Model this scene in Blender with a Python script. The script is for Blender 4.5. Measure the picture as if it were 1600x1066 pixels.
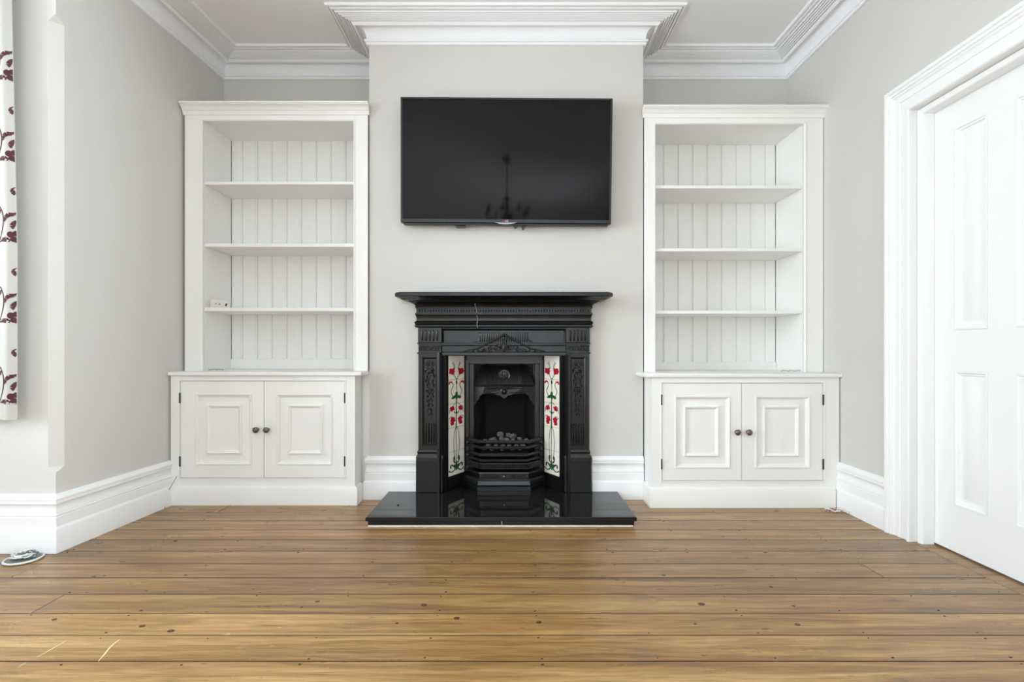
import bpy, bmesh, math, random
from mathutils import Vector
random.seed(7)
PI = math.pi
for o in list(bpy.data.objects):
    bpy.data.objects.remove(o)
SC = bpy.context.scene
COL = SC.collection

# ------------------------------------------------------------------ camera, light, exposure
EYE = 0.90; FPX = 800.0; CX = 802.0; CY = 547.0
cam_d = bpy.data.cameras.new('camera'); cam = bpy.data.objects.new('camera', cam_d); COL.objects.link(cam)
cam.location = (0, 0, EYE); cam.rotation_euler = (PI/2, 0, 0)
cam_d.sensor_width = 36; cam_d.lens = 36*FPX/1600
cam_d.shift_x = (800-CX)/1600; cam_d.shift_y = (CY-533)/1600
cam_d.clip_start = 0.02
SC.camera = cam

world = bpy.data.worlds.new('world'); SC.world = world; world.use_nodes = True
bg = world.node_tree.nodes['Background']
bg.inputs[0].default_value = (0.80, 0.90, 1.0, 1); bg.inputs[1].default_value = 0.6

def area(name, loc, rot, sx, sy, power, color=(1, 1, 1)):
    l = bpy.data.lights.new(name, 'AREA'); l.shape = 'RECTANGLE'; l.size = sx; l.size_y = sy
    l.energy = power; l.color = color
    o = bpy.data.objects.new(name, l); COL.objects.link(o); o.location = loc; o.rotation_euler = rot
    return o
area('bay_daylight', (-3.32, 1.05, 1.55), (0, -PI/2, 0), 2.0, 1.7, 118, (0.80, 0.91, 1.0))
area('rear_fill', (-0.1, -3.12, 1.50), (PI/2, 0, 0), 2.3, 1.75, 34, (0.81, 0.915, 1.0))  # frontal fill light, added behind the camera without a known source

area('side_fill', (2.17, -1.30, 1.50), (0, PI/2, 0), 1.75, 1.9, 330, (0.80, 0.91, 1.0))  # added fill that lifts the left wall; no known source on this side

SC.view_settings.view_transform = 'Standard'
SC.view_settings.look = 'None'
SC.view_settings.gamma = 1
SC.view_settings.use_curve_mapping = False
SC.view_settings.exposure = 0.53
SC.cycles.use_denoising = True
SC.cycles.adaptive_threshold = 0.02
SC.cycles.max_bounces = 8
SC.cycles.diffuse_bounces = 6
SC.cycles.glossy_bounces = 4

# ------------------------------------------------------------------ materials
def lin(r, g, b):
    def c(v):
        v /= 255.0
        return v/12.92 if v <= 0.04045 else ((v+0.055)/1.055)**2.4
    return (c(r), c(g), c(b), 1)

def mat(name, col, rough=0.5, metal=0.0, spec=0.5, var=0.0, vscale=6.0, bump=0.0, bscale=60.0, coat=0.0, rvar=0.0):
    m = bpy.data.materials.new(name); m.use_nodes = True
    nt = m.node_tree; b = nt.nodes['Principled BSDF']
    b.inputs['Base Color'].default_value = col
    b.inputs['Roughness'].default_value = rough
    b.inputs['Metallic'].default_value = metal
    b.inputs['Specular IOR Level'].default_value = spec
    b.inputs['Coat Weight'].default_value = coat
    geo = nt.nodes.new('ShaderNodeNewGeometry')
    n = nt.nodes.new('ShaderNodeTexNoise'); n.inputs['Scale'].default_value = vscale; n.inputs['Detail'].default_value = 2
    nt.links.new(geo.outputs['Position'], n.inputs['Vector'])
    mx = nt.nodes.new('ShaderNodeMix'); mx.data_type = 'RGBA'
    v = max(var, 0.004)
    mx.inputs[6].default_value = (col[0]*(1-v), col[1]*(1-v), col[2]*(1-v), 1)
    mx.inputs[7].default_value = (min(1, col[0]*(1+v)), min(1, col[1]*(1+v)), min(1, col[2]*(1+v)), 1)
    nt.links.new(n.outputs['Fac'], mx.inputs[0]); nt.links.new(mx.outputs[2], b.inputs['Base Color'])
    if rvar:
        mr = nt.nodes.new('ShaderNodeMapRange'); mr.inputs[3].default_value = max(0, rough-rvar); mr.inputs[4].default_value = rough+rvar
        nt.links.new(n.outputs['Fac'], mr.inputs[0]); nt.links.new(mr.outputs[0], b.inputs['Roughness'])
    if bump:
        n2 = nt.nodes.new('ShaderNodeTexNoise'); n2.inputs['Scale'].default_value = bscale; n2.inputs['Detail'].default_value = 4
        nt.links.new(geo.outputs['Position'], n2.inputs['Vector'])
        bp = nt.nodes.new('ShaderNodeBump'); bp.inputs['Strength'].default_value = bump; bp.inputs['Distance'].default_value = 0.002
        nt.links.new(n2.outputs['Fac'], bp.inputs['Height']); nt.links.new(bp.outputs['Normal'], b.inputs['Normal'])
    return m

M = {}
M['wall'] = mat('wall_paint', lin(209, 206, 200), 0.75, var=0.012, vscale=2.0)
M['ceil'] = mat('ceiling_paint', lin(243, 243, 244), 0.8, var=0.01)
M['plaster'] = mat('plaster_white', lin(240, 240, 241), 0.6, var=0.01)
M['wood_white'] = mat('white_gloss_woodwork', lin(242, 242, 241), 0.32, var=0.008, vscale=3)
M['cab_white'] = mat('cream_white_eggshell', lin(241, 240, 236), 0.4, var=0.01, vscale=3)
M['iron'] = mat('black_cast_iron', (0.0045, 0.0045, 0.005, 1), 0.31, spec=0.52, var=0.25, vscale=30, bump=0.06, bscale=120, rvar=0.05)
M['iron_dark'] = mat('sooty_iron', (0.010, 0.0095, 0.009, 1), 0.75, spec=0.2, var=0.4, vscale=14, bump=0.4, bscale=120)
M['granite'] = mat('polished_black_granite', (0.012, 0.012, 0.013, 1), 0.06, spec=0.36, var=0.4, vscale=300, rvar=0.03)
M['mortar'] = mat('white_mortar', lin(225, 220, 208), 0.9, var=0.06, vscale=60, bump=0.6)
M['crack'] = mat('pale_crack_filler', lin(150, 146, 138), 0.8, var=0.1, vscale=90)
M['tile'] = mat('ivory_glazed_tile', lin(236, 229, 212), 0.12, spec=0.6, var=0.02, vscale=9)
M['red'] = mat('red_glaze', lin(186, 32, 54), 0.15, var=0.3, vscale=120)
M['green'] = mat('green_glaze', lin(44, 92, 52), 0.15, var=0.3, vscale=100)
M['dgreen'] = mat('dark_green_glaze', lin(24, 52, 38), 0.15, var=0.2, vscale=100)
M['coal'] = mat('grey_coal', lin(92, 91, 90), 0.85, var=0.35, vscale=40, bump=0.8, bscale=90)
M['tv_plastic'] = mat('tv_black_plastic', (0.018, 0.019, 0.02, 1), 0.35, var=0.05)
M['tv_screen'] = mat('tv_dark_glass', (0.006, 0.006, 0.0065, 1), 0.05, spec=0.22, var=0.02)
M['silver'] = mat('silver_trim', lin(150, 150, 152), 0.3, metal=0.8)
M['logo_white'] = mat('logo_white', lin(205, 205, 205), 0.4)
M['logo_red'] = mat('logo_red', lin(140, 30, 60), 0.4)
M['knob'] = mat('aged_pewter', lin(120, 112, 100), 0.28, metal=0.9, var=0.1, vscale=80)
M['hinge'] = mat('dark_bronze', lin(60, 56, 50), 0.4, metal=0.7)
M['gap'] = mat('dark_gap', (0.03, 0.026, 0.022, 1), 0.9)
M['curtain'] = mat('cream_linen', lin(184, 181, 173), 0.9, var=0.03, vscale=120, bump=0.5, bscale=500)
M['plum'] = mat('plum_print', lin(74, 34, 42), 0.85, var=0.1, vscale=200)
M['nail'] = mat('nail_rust', (0.02, 0.016, 0.013, 1), 0.6)
M['scratch'] = mat('bare_wood_scratch', lin(226, 206, 170), 0.7, var=0.1, vscale=200)
M['knot'] = mat('dark_knot', lin(70, 44, 24), 0.4, var=0.35, vscale=160)
M['knot_core'] = mat('knot_core', lin(112, 74, 40), 0.4, var=0.3, vscale=200)
M['sub'] = mat('dark_subfloor', (0.018, 0.013, 0.010, 1), 0.9)
M['socket'] = mat('socket_plastic', lin(214, 207, 196), 0.4)
M['cable_white'] = mat('white_cable', lin(226, 226, 222), 0.45)
M['cable_grey'] = mat('grey_cable', lin(104, 110, 104), 0.5)
M['cable_green'] = mat('greenish_wire', lin(86, 98, 84), 0.5)
M['cable_red'] = mat('red_cord', lin(196, 66, 52), 0.5)
M['brass'] = mat('dark_bronze_metal', (0.05, 0.04, 0.03, 1), 0.35, metal=0.9)
M['crystal'] = mat('crystal', lin(220, 222, 225), 0.08, spec=0.9)

def glass_mat():
    m = bpy.data.materials.new('window_glass'); m.use_nodes = True; nt = m.node_tree
    for n in list(nt.nodes): nt.nodes.remove(n)
    out = nt.nodes.new('ShaderNodeOutputMaterial'); t = nt.nodes.new('ShaderNodeBsdfTransparent'); g = nt.nodes.new('ShaderNodeBsdfGlossy')
    g.inputs['Roughness'].default_value = 0.02
    fr = nt.nodes.new('ShaderNodeFresnel'); fr.inputs[0].default_value = 1.45
    mx = nt.nodes.new('ShaderNodeMixShader'); nt.links.new(fr.outputs[0], mx.inputs[0])
    nt.links.new(t.outputs[0], mx.inputs[1]); nt.links.new(g.outputs[0], mx.inputs[2]); nt.links.new(mx.outputs[0], out.inputs[0])
    return m
M['glass'] = glass_mat()

def wood_mat():
    m = bpy.data.materials.new('varnished_pine_boards'); m.use_nodes = True; nt = m.node_tree
    N = nt.nodes; L = nt.links; b = N['Principled BSDF']
    geo = N.new('ShaderNodeNewGeometry'); oi = N.new('ShaderNodeObjectInfo')
    def math_(op, a, bb=None, c=None):
        n = N.new('ShaderNodeMath'); n.operation = op
        for i, v in enumerate((a, bb, c)):
            if v is None: continue
            if isinstance(v, (int, float)): n.inputs[i].default_value = v
            else: L.new(v, n.inputs[i])
        return n.outputs[0]
    sep = N.new('ShaderNodeSeparateXYZ'); L.new(geo.outputs['Position'], sep.inputs[0])
    rnd = oi.outputs['Random']
    off = math_('MULTIPLY', rnd, 37.0)
    comb = N.new('ShaderNodeCombineXYZ')
    L.new(math_('ADD', sep.outputs[0], off), comb.inputs[0]); L.new(sep.outputs[1], comb.inputs[1]); L.new(off, comb.inputs[2])
    P = comb.outputs[0]
    def mapping(sx, sy):
        n = N.new('ShaderNodeMapping'); n.inputs['Scale'].default_value = (sx, sy, 1); L.new(P, n.inputs['Vector']); return n.outputs[0]
    def noise(vec, scale, detail=4, dist=0.0, rough=0.5):
        n = N.new('ShaderNodeTexNoise'); n.inputs['Scale'].default_value = scale; n.inputs['Detail'].default_value = detail
        n.inputs['Distortion'].default_value = dist; n.inputs['Roughness'].default_value = rough; L.new(vec, n.inputs['Vector']); return n.outputs['Fac']
    def ramp(fac, stops):
        n = N.new('ShaderNodeValToRGB'); e = n.color_ramp.elements
        while len(e) < len(stops): e.new(0.5)
        for i, (p, c) in enumerate(stops): e[i].position = p; e[i].color = c
        L.new(fac, n.inputs[0]); return n.outputs[0]
    def mix(fac, a, c, mode='MIX'):
        n = N.new('ShaderNodeMix'); n.data_type = 'RGBA'; n.blend_type = mode
        for i, v in ((0, fac), (6, a), (7, c)):
            if isinstance(v, (int, float)): n.inputs[i].default_value = v
            elif isinstance(v, tuple): n.inputs[i].default_value = v
            else: L.new(v, n.inputs[i])
        return n.outputs[2]
    broad = noise(mapping(0.45, 9.0), 2.4, 7, 0.7, 0.62)
    col = ramp(broad, [(0.28, lin(126, 91, 53)), (0.5, lin(167, 127, 78)), (0.72, lin(206, 167, 112))])
    # growth-ring streaks, warped
    w = N.new('ShaderNodeTexWave'); w.bands_direction = 'Y'; w.inputs['Scale'].default_value = 6.0
    w.inputs['Distortion'].default_value = 14.0; w.inputs['Detail'].default_value = 3; w.inputs['Detail Scale'].default_value = 1.2
    L.new(mapping(0.35, 1.6), w.inputs['Vector'])
    col = mix(0.13, col, ramp(w.outputs['Fac'], [(0.0, lin(104, 70, 40)), (0.5, lin(176, 134, 86)), (1, lin(200, 160, 106))]))
    fine = noise(mapping(2.2, 120.0), 3.0, 5, 0.25, 0.75)
    col = mix(1.0, col, ramp(fine, [(0.32, (0.42, 0.38, 0.34, 1)), (0.54, (1, 1, 1, 1)), (0.9, (1.0, 1.0, 1.0, 1))]), 'MULTIPLY')
    # grey-dark stains
    st = noise(mapping(1.1, 3.0), 3.1, 3, 0.4)
    col = mix(math_('MULTIPLY', ramp(st, [(0.55, (0, 0, 0, 1)), (0.78, (1, 1, 1, 1))]), 0.5), col, lin(104, 84, 62))
    # knots
    vo = N.new('ShaderNodeTexVoronoi'); vo.inputs['Scale'].default_value = 1.0; L.new(mapping(1.5, 4.2), vo.inputs['Vector'])
    kn = ramp(vo.outputs['Distance'], [(0.018, (1, 1, 1, 1)), (0.040, (0.35, 0.35, 0.35, 1)), (0.11, (0, 0, 0, 1))])
    col = mix(math_('MULTIPLY', kn, 0.85), col, lin(58, 34, 18))
    # pale scuffs
    sc = noise(mapping(22.0, 60.0), 1.3, 2, 1.5)
    col = mix(math_('MULTIPLY', ramp(sc, [(0.73, (0, 0, 0, 1)), (0.77, (1, 1, 1, 1))]), 0.5), col, lin(222, 200, 168))
    # per-board tone
    tone = math_('ADD', math_('MULTIPLY', rnd, 0.40), 0.80)
    cv = N.new('ShaderNodeCombineColor'); L.new(tone, cv.inputs[0]); L.new(tone, cv.inputs[1]); L.new(math_('ADD', math_('MULTIPLY', rnd, 0.34), 0.80), cv.inputs[2])
    col = mix(1.0, col, cv.outputs[0], 'MULTIPLY')
    L.new(col, b.inputs['Base Color'])
    rn = noise(mapping(2.0, 6.0), 3.0, 4)
    mr = N.new('ShaderNodeMapRange'); mr.inputs[3].default_value = 0.20; mr.inputs[4].default_value = 0.42; L.new(rn, mr.inputs[0]); L.new(mr.outputs[0], b.inputs['Roughness'])
    b.inputs['Specular IOR Level'].default_value = 0.5
    bp = N.new('ShaderNodeBump'); bp.inputs['Strength'].default_value = 0.18; bp.inputs['Distance'].default_value = 0.002
    L.new(math_('ADD', fine, math_('MULTIPLY', broad, 2.0)), bp.inputs['Height']); L.new(bp.outputs['Normal'], b.inputs['Normal'])
    return m
M['boards'] = wood_mat()

# ------------------------------------------------------------------ mesh helpers
WLOC = {}
def PX(px, Y): return (px-CX)*Y/FPX
def PZ(py, Y): return EYE-(py-CY)*Y/FPX

class MB:
    def __init__(s): s.v = []; s.f = []
    def add(s, vs, fs):
        n = len(s.v); s.v += [tuple(p) for p in vs]; s.f += [tuple(i+n for i in f) for f in fs]; return s
    def box(s, x0, x1, y0, y1, z0, z1):
        x0, x1 = min(x0, x1), max(x0, x1); y0, y1 = min(y0, y1), max(y0, y1); z0, z1 = min(z0, z1), max(z0, z1)
        return s.add([(x0, y0, z0), (x1, y0, z0), (x1, y1, z0), (x0, y1, z0), (x0, y0, z1), (x1, y0, z1), (x1, y1, z1), (x0, y1, z1)],
                     [(0, 3, 2, 1), (4, 5, 6, 7), (0, 1, 5, 4), (1, 2, 6, 5), (2, 3, 7, 6), (3, 0, 4, 7)])
    def loft(s, rings, cap=True, closed=False, cap0=True):
        n = len(rings[0]); vs = [p for r in rings for p in r]; fs = []
        m = len(rings)
        for i in range(m if closed else m-1):
            j = (i+1) % m
            for k in range(n):
                l = (k+1) % n
                fs.append((i*n+k, i*n+l, j*n+l, j*n+k))
        if cap and not closed:
            if cap0: fs.append(tuple(range(n-1, -1, -1)))
            fs.append(tuple((m-1)*n+k for k in range(n)))
        return s.add(vs, fs)
    def sweep(s, path, prof, fn, closed=False, side=1):
        """path 2-D (a,b); prof closed ring of (offset,h); fn(a,b,h)->3-D; offset to the left of travel"""
        n = len(path); rings = []
        for i in range(n):
            def nrm(p, q):
                d = Vector((q[0]-p[0], q[1]-p[1])).normalized(); return Vector((-d.y, d.x))*side
            if closed or 0 < i < n-1:
                n1 = nrm(path[i-1], path[i]); n2 = nrm(path[i], path[(i+1) % n]); m = (n1+n2)/(1+n1.dot(n2))
            elif i == 0: m = nrm(path[0], path[1])
            else: m = nrm(path[-2], path[-1])
            rings.append([fn(path[i][0]+m.x*o, path[i][1]+m.y*o, h) for o, h in prof])
        return s.loft(rings, closed=closed)
    def tube(s, pts, r, n=6):
        pts = [Vector(p) for p in pts]; rings = []
        rr = r if isinstance(r, (list, tuple)) else [r]*len(pts)
        up = Vector((0.13, 0.31, 0.94))
        for i, p in enumerate(pts):
            d = (pts[min(i+1, len(pts)-1)]-pts[max(i-1, 0)])
            if d.length < 1e-9: d = Vector((0, 0, 1))
            d.normalize(); a = d.cross(up)
            if a.length < 0.05: a = d.cross(Vector((1, 0, 0)))
            a.normalize(); b = d.cross(a)
            rings.append([p+(a*math.cos(2*PI*k/n)+b*math.sin(2*PI*k/n))*rr[i] for k in range(n)])
        return s.loft(rings)
    def lathe(s, prof, org, axis='z', n=24):
        o = Vector(org); rings = []
        for r, h in prof:
            ring = []
            for k in range(n):
                c, t = math.cos(2*PI*k/n)*r, math.sin(2*PI*k/n)*r
                ring.append(o+Vector({'z': (c, t, h), 'y': (c, h, t), 'x': (h, c, t)}[axis]))
            rings.append(ring)
        return s.loft(rings)
    def ball(s, c, rx, ry, rz, n=8, m=5):
        c = Vector(c); rings = []
        for i in range(m+1):
            t = -PI/2+PI*(i+0.02)/(m+0.04); cr = math.cos(t)
            rings.append([c+Vector((rx*cr*math.cos(2*PI*k/n), ry*cr*math.sin(2*PI*k/n), rz*math.sin(t))) for k in range(n)])
        return s.loft(rings)
    def prism(s, poly, fn, h0, h1):
        return s.loft([[fn(a, b, h0) for a, b in poly], [fn(a, b, h1) for a, b in poly]])
    def build(s, name, m, parent=None, smooth=None, bevel=0.0, recalc=True, base=False):
        xs = [p[0] for p in s.v]; ys = [p[1] for p in s.v]; zs = [p[2] for p in s.v]
        c = Vector(((min(xs)+max(xs))/2, (min(ys)+max(ys))/2, min(zs) if base or parent is None else (min(zs)+max(zs))/2))
        me = bpy.data.meshes.new(name); me.from_pydata([tuple(Vector(p)-c) for p in s.v], [], s.f)
        if recalc:
            bm = bmesh.new(); bm.from_mesh(me); bmesh.ops.recalc_face_normals(bm, faces=bm.faces); bm.to_mesh(me); bm.free()
        me.materials.append(M[m] if isinstance(m, str) else m)
        if smooth:
            me.shade_smooth(); me.set_sharp_from_angle(angle=math.radians(smooth))
        o = bpy.data.objects.new(name, me); COL.objects.link(o)
        WLOC[o.name] = c
        o.location = c
        if parent is not None:
            o.parent = parent; o.location = c-WLOC[parent.name]
        if bevel:
            b = o.modifiers.new('bevel', 'BEVEL'); b.width = bevel; b.segments = 2; b.limit_method = 'ANGLE'; b.angle_limit = math.radians(40)
        return o

def tag(o, label=None, cat=None, group=None, kind=None):
    if label: o['label'] = label
    if cat: o['category'] = cat
    if group: o['group'] = group
    if kind: o['kind'] = kind
    return o
def thing(name, loc, label, cat, group=None, kind=None):
    o = bpy.data.objects.new(name, None); o.empty_display_size = 0.05; COL.objects.link(o); o.location = loc
    WLOC[o.name] = Vector(loc)
    return tag(o, label, cat, group, kind)
def struct(o, label, cat): return tag(o, label, cat, kind='structure')
XY = lambda a, b, h: (a, b, h)          # plan sweeps
def bez(p0, p1, p2, p3, n=10):
    return [tuple((1-t)**3*a+3*(1-t)**2*t*b+3*(1-t)*t*t*c+t**3*d for a, b, c, d in zip(p0, p1, p2, p3)) for t in [i/n for i in range(n+1)]]

# ------------------------------------------------------------------ room dimensions
ZC = 2.872            # ceiling
YB = 3.103            # chimney breast face
YA = 3.493            # alcove back
BX0, BX1 = -0.873, 0.787
XR = 1.872            # right wall
AX, AY = -2.045, 2.289   # outer corner of the left wall
LX = -1.975           # left wall at the alcove back
BAY = -3.05; BAY_Y = -0.12; YR = -2.80; LX2 = -2.045

def left_x(y): return AX+(y-AY)/(YA-AY)*(LX-AX)

# ------------------------------------------------------------------ floor
b = MB().box(BAY-0.25, XR+0.25, YR-0.25, YA+0.2, -0.12, -0.021)
floor = struct(b.build('floor', 'sub'), 'varnished pine floor of long horizontal boards', 'floor')
SP = 0.1355
joists = [-0.26+0.345*k for k in range(-9, 7)]
forced = {-1: [-1.64], 7: [-1.65], 5: [-1.985, 1.465]}
nails = MB()
k = -5
while True:
    y1 = 2.835-SP*k; y0 = y1-SP
    if y1 < YR: break
    yc = (y0+y1)/2
    xa = (left_x(yc)+0.004) if yc > AY else (BAY+0.003 if yc > BAY_Y else LX2+0.003)
    xb = XR-0.004
    if yc > YB: pass
    row = k
    joints = list(forced.get(row, []))
    if row > 11:
        if random.random() < 0.55: joints.append(random.choice(joists[4:]))
    js = sorted(j for j in joints if xa+0.2 < j < xb-0.2)
    if row == 5: js = [-1.985, 1.465]
    xs = [xa]+js+[xb]
    y0c, y1c = max(y0, YR+0.003), min(y1, YA-0.003)
    if y1c-y0c > 0.02:
        for i in range(len(xs)-1):
            x0, x1 = xs[i]+(0.0009 if i else 0), xs[i+1]-(0.0009 if i < len(xs)-2 else 0)
            dz = random.uniform(-0.0009, 0.0)
            g = random.uniform(0.0008, 0.0017); c = 0.0011
            poly = [(y0c+g, -0.02), (y1c-g, -0.02), (y1c-g, dz-c), (y1c-g-c, dz), (y0c+g+c, dz), (y0c+g, dz-c)]
            pk = MB().prism(poly, lambda a, bb, h: (h, a, bb), x0, x1).build('plank', 'boards', floor)
            pk.data.materials.append(M['sub'])
            for pi_, pf in enumerate(pk.data.polygons):
                if pi_ != 3: pf.material_index = 1
        for j in joists:
            if xa+0.03 < j < xb-0.03 and yc > 0.6:
                for yy in (y0+0.016, y1-0.016):
                    if random.random() < 0.42: continue
                    nx = j+random.uniform(-0.012, 0.012); ny = yy+random.uniform(-0.004, 0.004); r = random.uniform(0.0016, 0.0034)
                    nails.loft([[(nx+1.5*r*math.cos(t*PI/3), ny+r*math.sin(t*PI/3), z) for t in range(6)] for z in (-0.002, 0.0005)])
    k += 1
tag(nails.build('nail_heads', 'nail', floor), 'dark nail heads in pairs across the boards', kind='stuff')
# pale scratches and a few large knots in the boards
def scratch(pts, w):
    ring0 = []; ring1 = []
    q = [(PX(p, 720/(r-CY)), 720/(r-CY)) for p, r in pts]
    rings = []
    for i, (x, y) in enumerate(q):
        ww = w*(0.35 if i in (0, len(q)-1) else 1.0)
        rings.append([(x-ww, y, -0.0015), (x+ww, y, -0.0015), (x+ww, y, 0.0004), (x-ww, y, 0.0004)])
    MB().loft(rings).build('scratch', 'scratch', floor)
scratch([(58, 1027), (76, 1017), (92, 1008), (104, 1001)], 0.0013)
scratch([(28, 1043), (34, 1039.5), (41, 1036)], 0.0010)
scratch([(154, 1033), (163, 1023), (170, 1014), (178, 1006), (188, 999)], 0.0024)
for p, q, r in ((85, 968, 0.009), (222, 978.5, 0.011), (267, 986, 0.012), (496, 940, 0.009), (471, 949, 0.006), (662.5, 945.5, 0.012), (713.5, 966, 0.011), (842, 972.5, 0.010), (1096, 944, 0.014), (1246, 976, 0.010), (1037, 899, 0.010),
                (146, 901, 0.009), (274, 845.5, 0.011), (290, 899, 0.008), (1205, 917, 0.009), (1240, 947, 0.007), (620, 974, 0.006), (1086, 975, 0.006)):
    y = 720/(q-CY); x = PX(p, y); r *= 0.72
    k1 = MB().loft([[(x+r*1.25*math.cos(t*PI/7), y+r*0.95*math.sin(t*PI/7), z) for t in range(14)] for z in (-0.0015, 0.0003)]).build('knot', 'knot', floor)
    MB().loft([[(x-r*0.12+r*0.55*math.cos(t*PI/5), y+r*0.42*math.sin(t*PI/5), z) for t in range(10)] for z in (-0.0015, 0.0005)]).build('knot_core', 'knot_core', k1)
# threshold board running under the door
MB().prism([(XR-0.002, -0.02), (1.985, -0.02), (1.985, 0.0), (XR, 0.0), (XR-0.002, -0.002)], lambda a, bb, h: (a, h, bb), 1.722, 2.398).build('threshold_board', 'boards', floor)

# ------------------------------------------------------------------ walls and ceiling
struct(MB().box(BAY-0.25, XR+0.25, YR-0.25, YA+0.2, ZC, ZC+0.12).build('ceiling', 'ceil'), 'plain white plaster ceiling', 'ceiling')
struct(MB().box(LX-0.02, XR+0.02, YA, YA+0.15, 0, ZC).build('wall_far', 'wall'), 'pale greige wall at the back of both alcoves', 'wall')
# chimney breast with a fire opening
b = MB(); OX0, OX1, OZ = -0.44, 0.33, 0.90
b.box(BX0, OX0, YB, YA, 0, ZC); b.box(OX1, BX1, YB, YA, 0, ZC); b.box(OX0, OX1, YB, YA, OZ, ZC)
struct(b.build('wall_chimney_breast', 'wall'), 'greige chimney breast behind the television', 'wall')
# left wall: solid pier with a stopped chamfer on its corner
b = MB(); rings = []
ch = 0.034
for z, c in ((0, 0), (0.352, 0), (0.366, ch*0.72), (0.374, ch), (2.375, ch), (2.383, ch*0.72), (2.405, 0), (ZC, 0)):
    c = max(c, 0.0004)
    rings.append([(LX, YA+0.15, z), (LX, YA, z), (left_x(AY+c*1.2), AY+c*1.2, z), (AX-c, AY, z), (BAY-0.15, AY, z), (BAY-0.15, YA+0.15, z)])
b.loft(rings)
struct(b.build('wall_left', 'wall'), 'greige left wall with a chamfered outer corner beside the curtain', 'wall')
# bay wall with window opening, rest of the left side, rear wall
WY0, WY1, WZ0, WZ1 = 0.15, 1.95, 0.52, 2.56
b = MB(); b.box(BAY-0.15, BAY, BAY_Y-0.15, WY0, 0, ZC); b.box(BAY-0.15, BAY, WY1, AY, 0, ZC); b.box(BAY-0.15, BAY, WY0, WY1, 0, WZ0); b.box(BAY-0.15, BAY, WY0, WY1, WZ1, ZC)
struct(b.build('wall_bay', 'wall'), 'bay wall holding the tall side window', 'wall')
b = MB(); b.box(BAY, LX2, BAY_Y-0.15, BAY_Y, 0, ZC); b.box(LX2-0.15, LX2, YR-0.15, BAY_Y-0.15, 0, ZC)
struct(b.build('wall_left_rear', 'wall'), 'greige left wall behind the camera', 'wall')
RX0, RX1, RZ0, RZ1 = -1.25, 1.05, 0.62, 2.38  # opening for the added rear fill window
b = MB(); b.box(LX2, RX0, YR-0.15, YR, 0, ZC); b.box(RX1, XR, YR-0.15, YR, 0, ZC); b.box(RX0, RX1, YR-0.15, YR, 0, RZ0); b.box(RX0, RX1, YR-0.15, YR, RZ1, ZC)
struct(b.build('wall_rear', 'wall'), 'rear wall with an added wide window behind the camera', 'wall')
# right wall with the door opening
DY0, DY1, DZ = 1.70, 2.42, 2.043
SY0, SY1, SZ0, SZ1 = -2.25, -0.35, 0.62, 2.38  # opening for the added fill window in the right wall
b = MB(); b.box(XR, XR+0.16, DY1, YA+0.15, 0, ZC); b.box(XR, XR+0.16, YR-0.15, SY0, 0, ZC); b.box(XR, XR+0.16, SY1, DY0, 0, ZC); b.box(XR, XR+0.16, SY0, SY1, 0, SZ0); b.box(XR, XR+0.16, SY0, SY1, SZ1, ZC); b.box(XR, XR+0.16, DY0, DY1, DZ, ZC)
struct(b.build('wall_right', 'wall'), 'greige right wall around the white door', 'wall')

# cornice running round the whole room
prof = [(0, 0), (0, -0.130), (0.012, -0.130), (0.016, -0.126), (0.016, -0.116), (0.023, -0.114), (0.025, -0.110), (0.025, -0.103), (0.022, -0.100), (0.014, -0.099), (0.012, -0.094)]
for i in range(9):
    t = i/8*PI/2
    prof.append((0.013+0.052*(1-math.cos(t)), -0.092+0.062*math.sin(t)))
prof += [(0.066, -0.030), (0.066, -0.047), (0.071, -0.050), (0.080, -0.045), (0.084, -0.037), (0.085, -0.031)]
def reed(d0, d1, z0, z1, bump, n=5):
    out = [(d0, z0+0.012)]
    for i in range(n+1):
        t = i/n
        out.append((d0+0.001+(d1-d0-0.002)*t, z0+(z1-z0)*t-bump*math.sin(PI*t)))
    out.append((d1, z1+0.012))
    return out
ds = [0.087, 0.103, 0.117, 0.131, 0.145, 0.161]
zs_ = [-0.028, -0.026, -0.024, -0.021, -0.018, -0.015]
for i in range(5): prof += reed(ds[i], ds[i+1], zs_[i], zs_[i+1], 0.010)
prof += [(0.163, -0.010), (0.165, -0.020), (0.177, -0.020), (0.180, -0.006), (0.184, -0.005), (0.185, -0.015), (0.197, -0.014), (0.2, -0.005), (0.2, 0)]
ROOM = [(XR, YR), (XR, YA), (BX1, YA), (BX1, YB), (BX0, YB), (BX0, YA), (LX, YA), (AX, AY), (BAY, AY), (BAY, BAY_Y), (LX2, BAY_Y), (LX2, YR)]
b = MB().sweep(ROOM, [(o, ZC+h) for o, h in prof], XY, closed=True)
struct(b.build('trim_1', 'plaster', smooth=38), 'white reeded plaster cornice running round the ceiling', 'cornice')

# baseboards
bprof = [(0, 0), (0.030, 0), (0.030, 0.100), (0.028, 0.106), (0.021, 0.114), (0.021, 0.156), (0.018, 0.158), (0.018, 0.161), (0.021, 0.163), (0.021, 0.168), (0.017, 0.170), (0.017, 0.176),
         (0.015, 0.181), (0.013, 0.192), (0.014, 0.204), (0.018, 0.213), (0.022, 0.217), (0.022, 0.231), (0.025, 0.234), (0.024, 0.240), (0.012, 0.251), (0.008, 0.257), (0, 0.257)]
def baseboard(name, path, label, closed=False):
    o = MB().sweep(path, bprof, XY, closed=closed).build(name, 'wood_white', smooth=35)
    return struct(o, label, 'baseboard')
baseboard('baseboard_left', [(left_x(2.985), 2.985), (AX, AY), (BAY+0.001, AY)], 'tall white moulded baseboard turning the left wall corner')
baseboard('baseboard_breast_left', [(-0.585, YB), (BX0, YB), (BX0, YB+0.013)], 'short white baseboard between left cabinet and black fireplace')
baseboard('baseboard_breast_right', [(BX1, YB), (0.475, YB)], 'short white baseboard between black fireplace and right cabinet')
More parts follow.
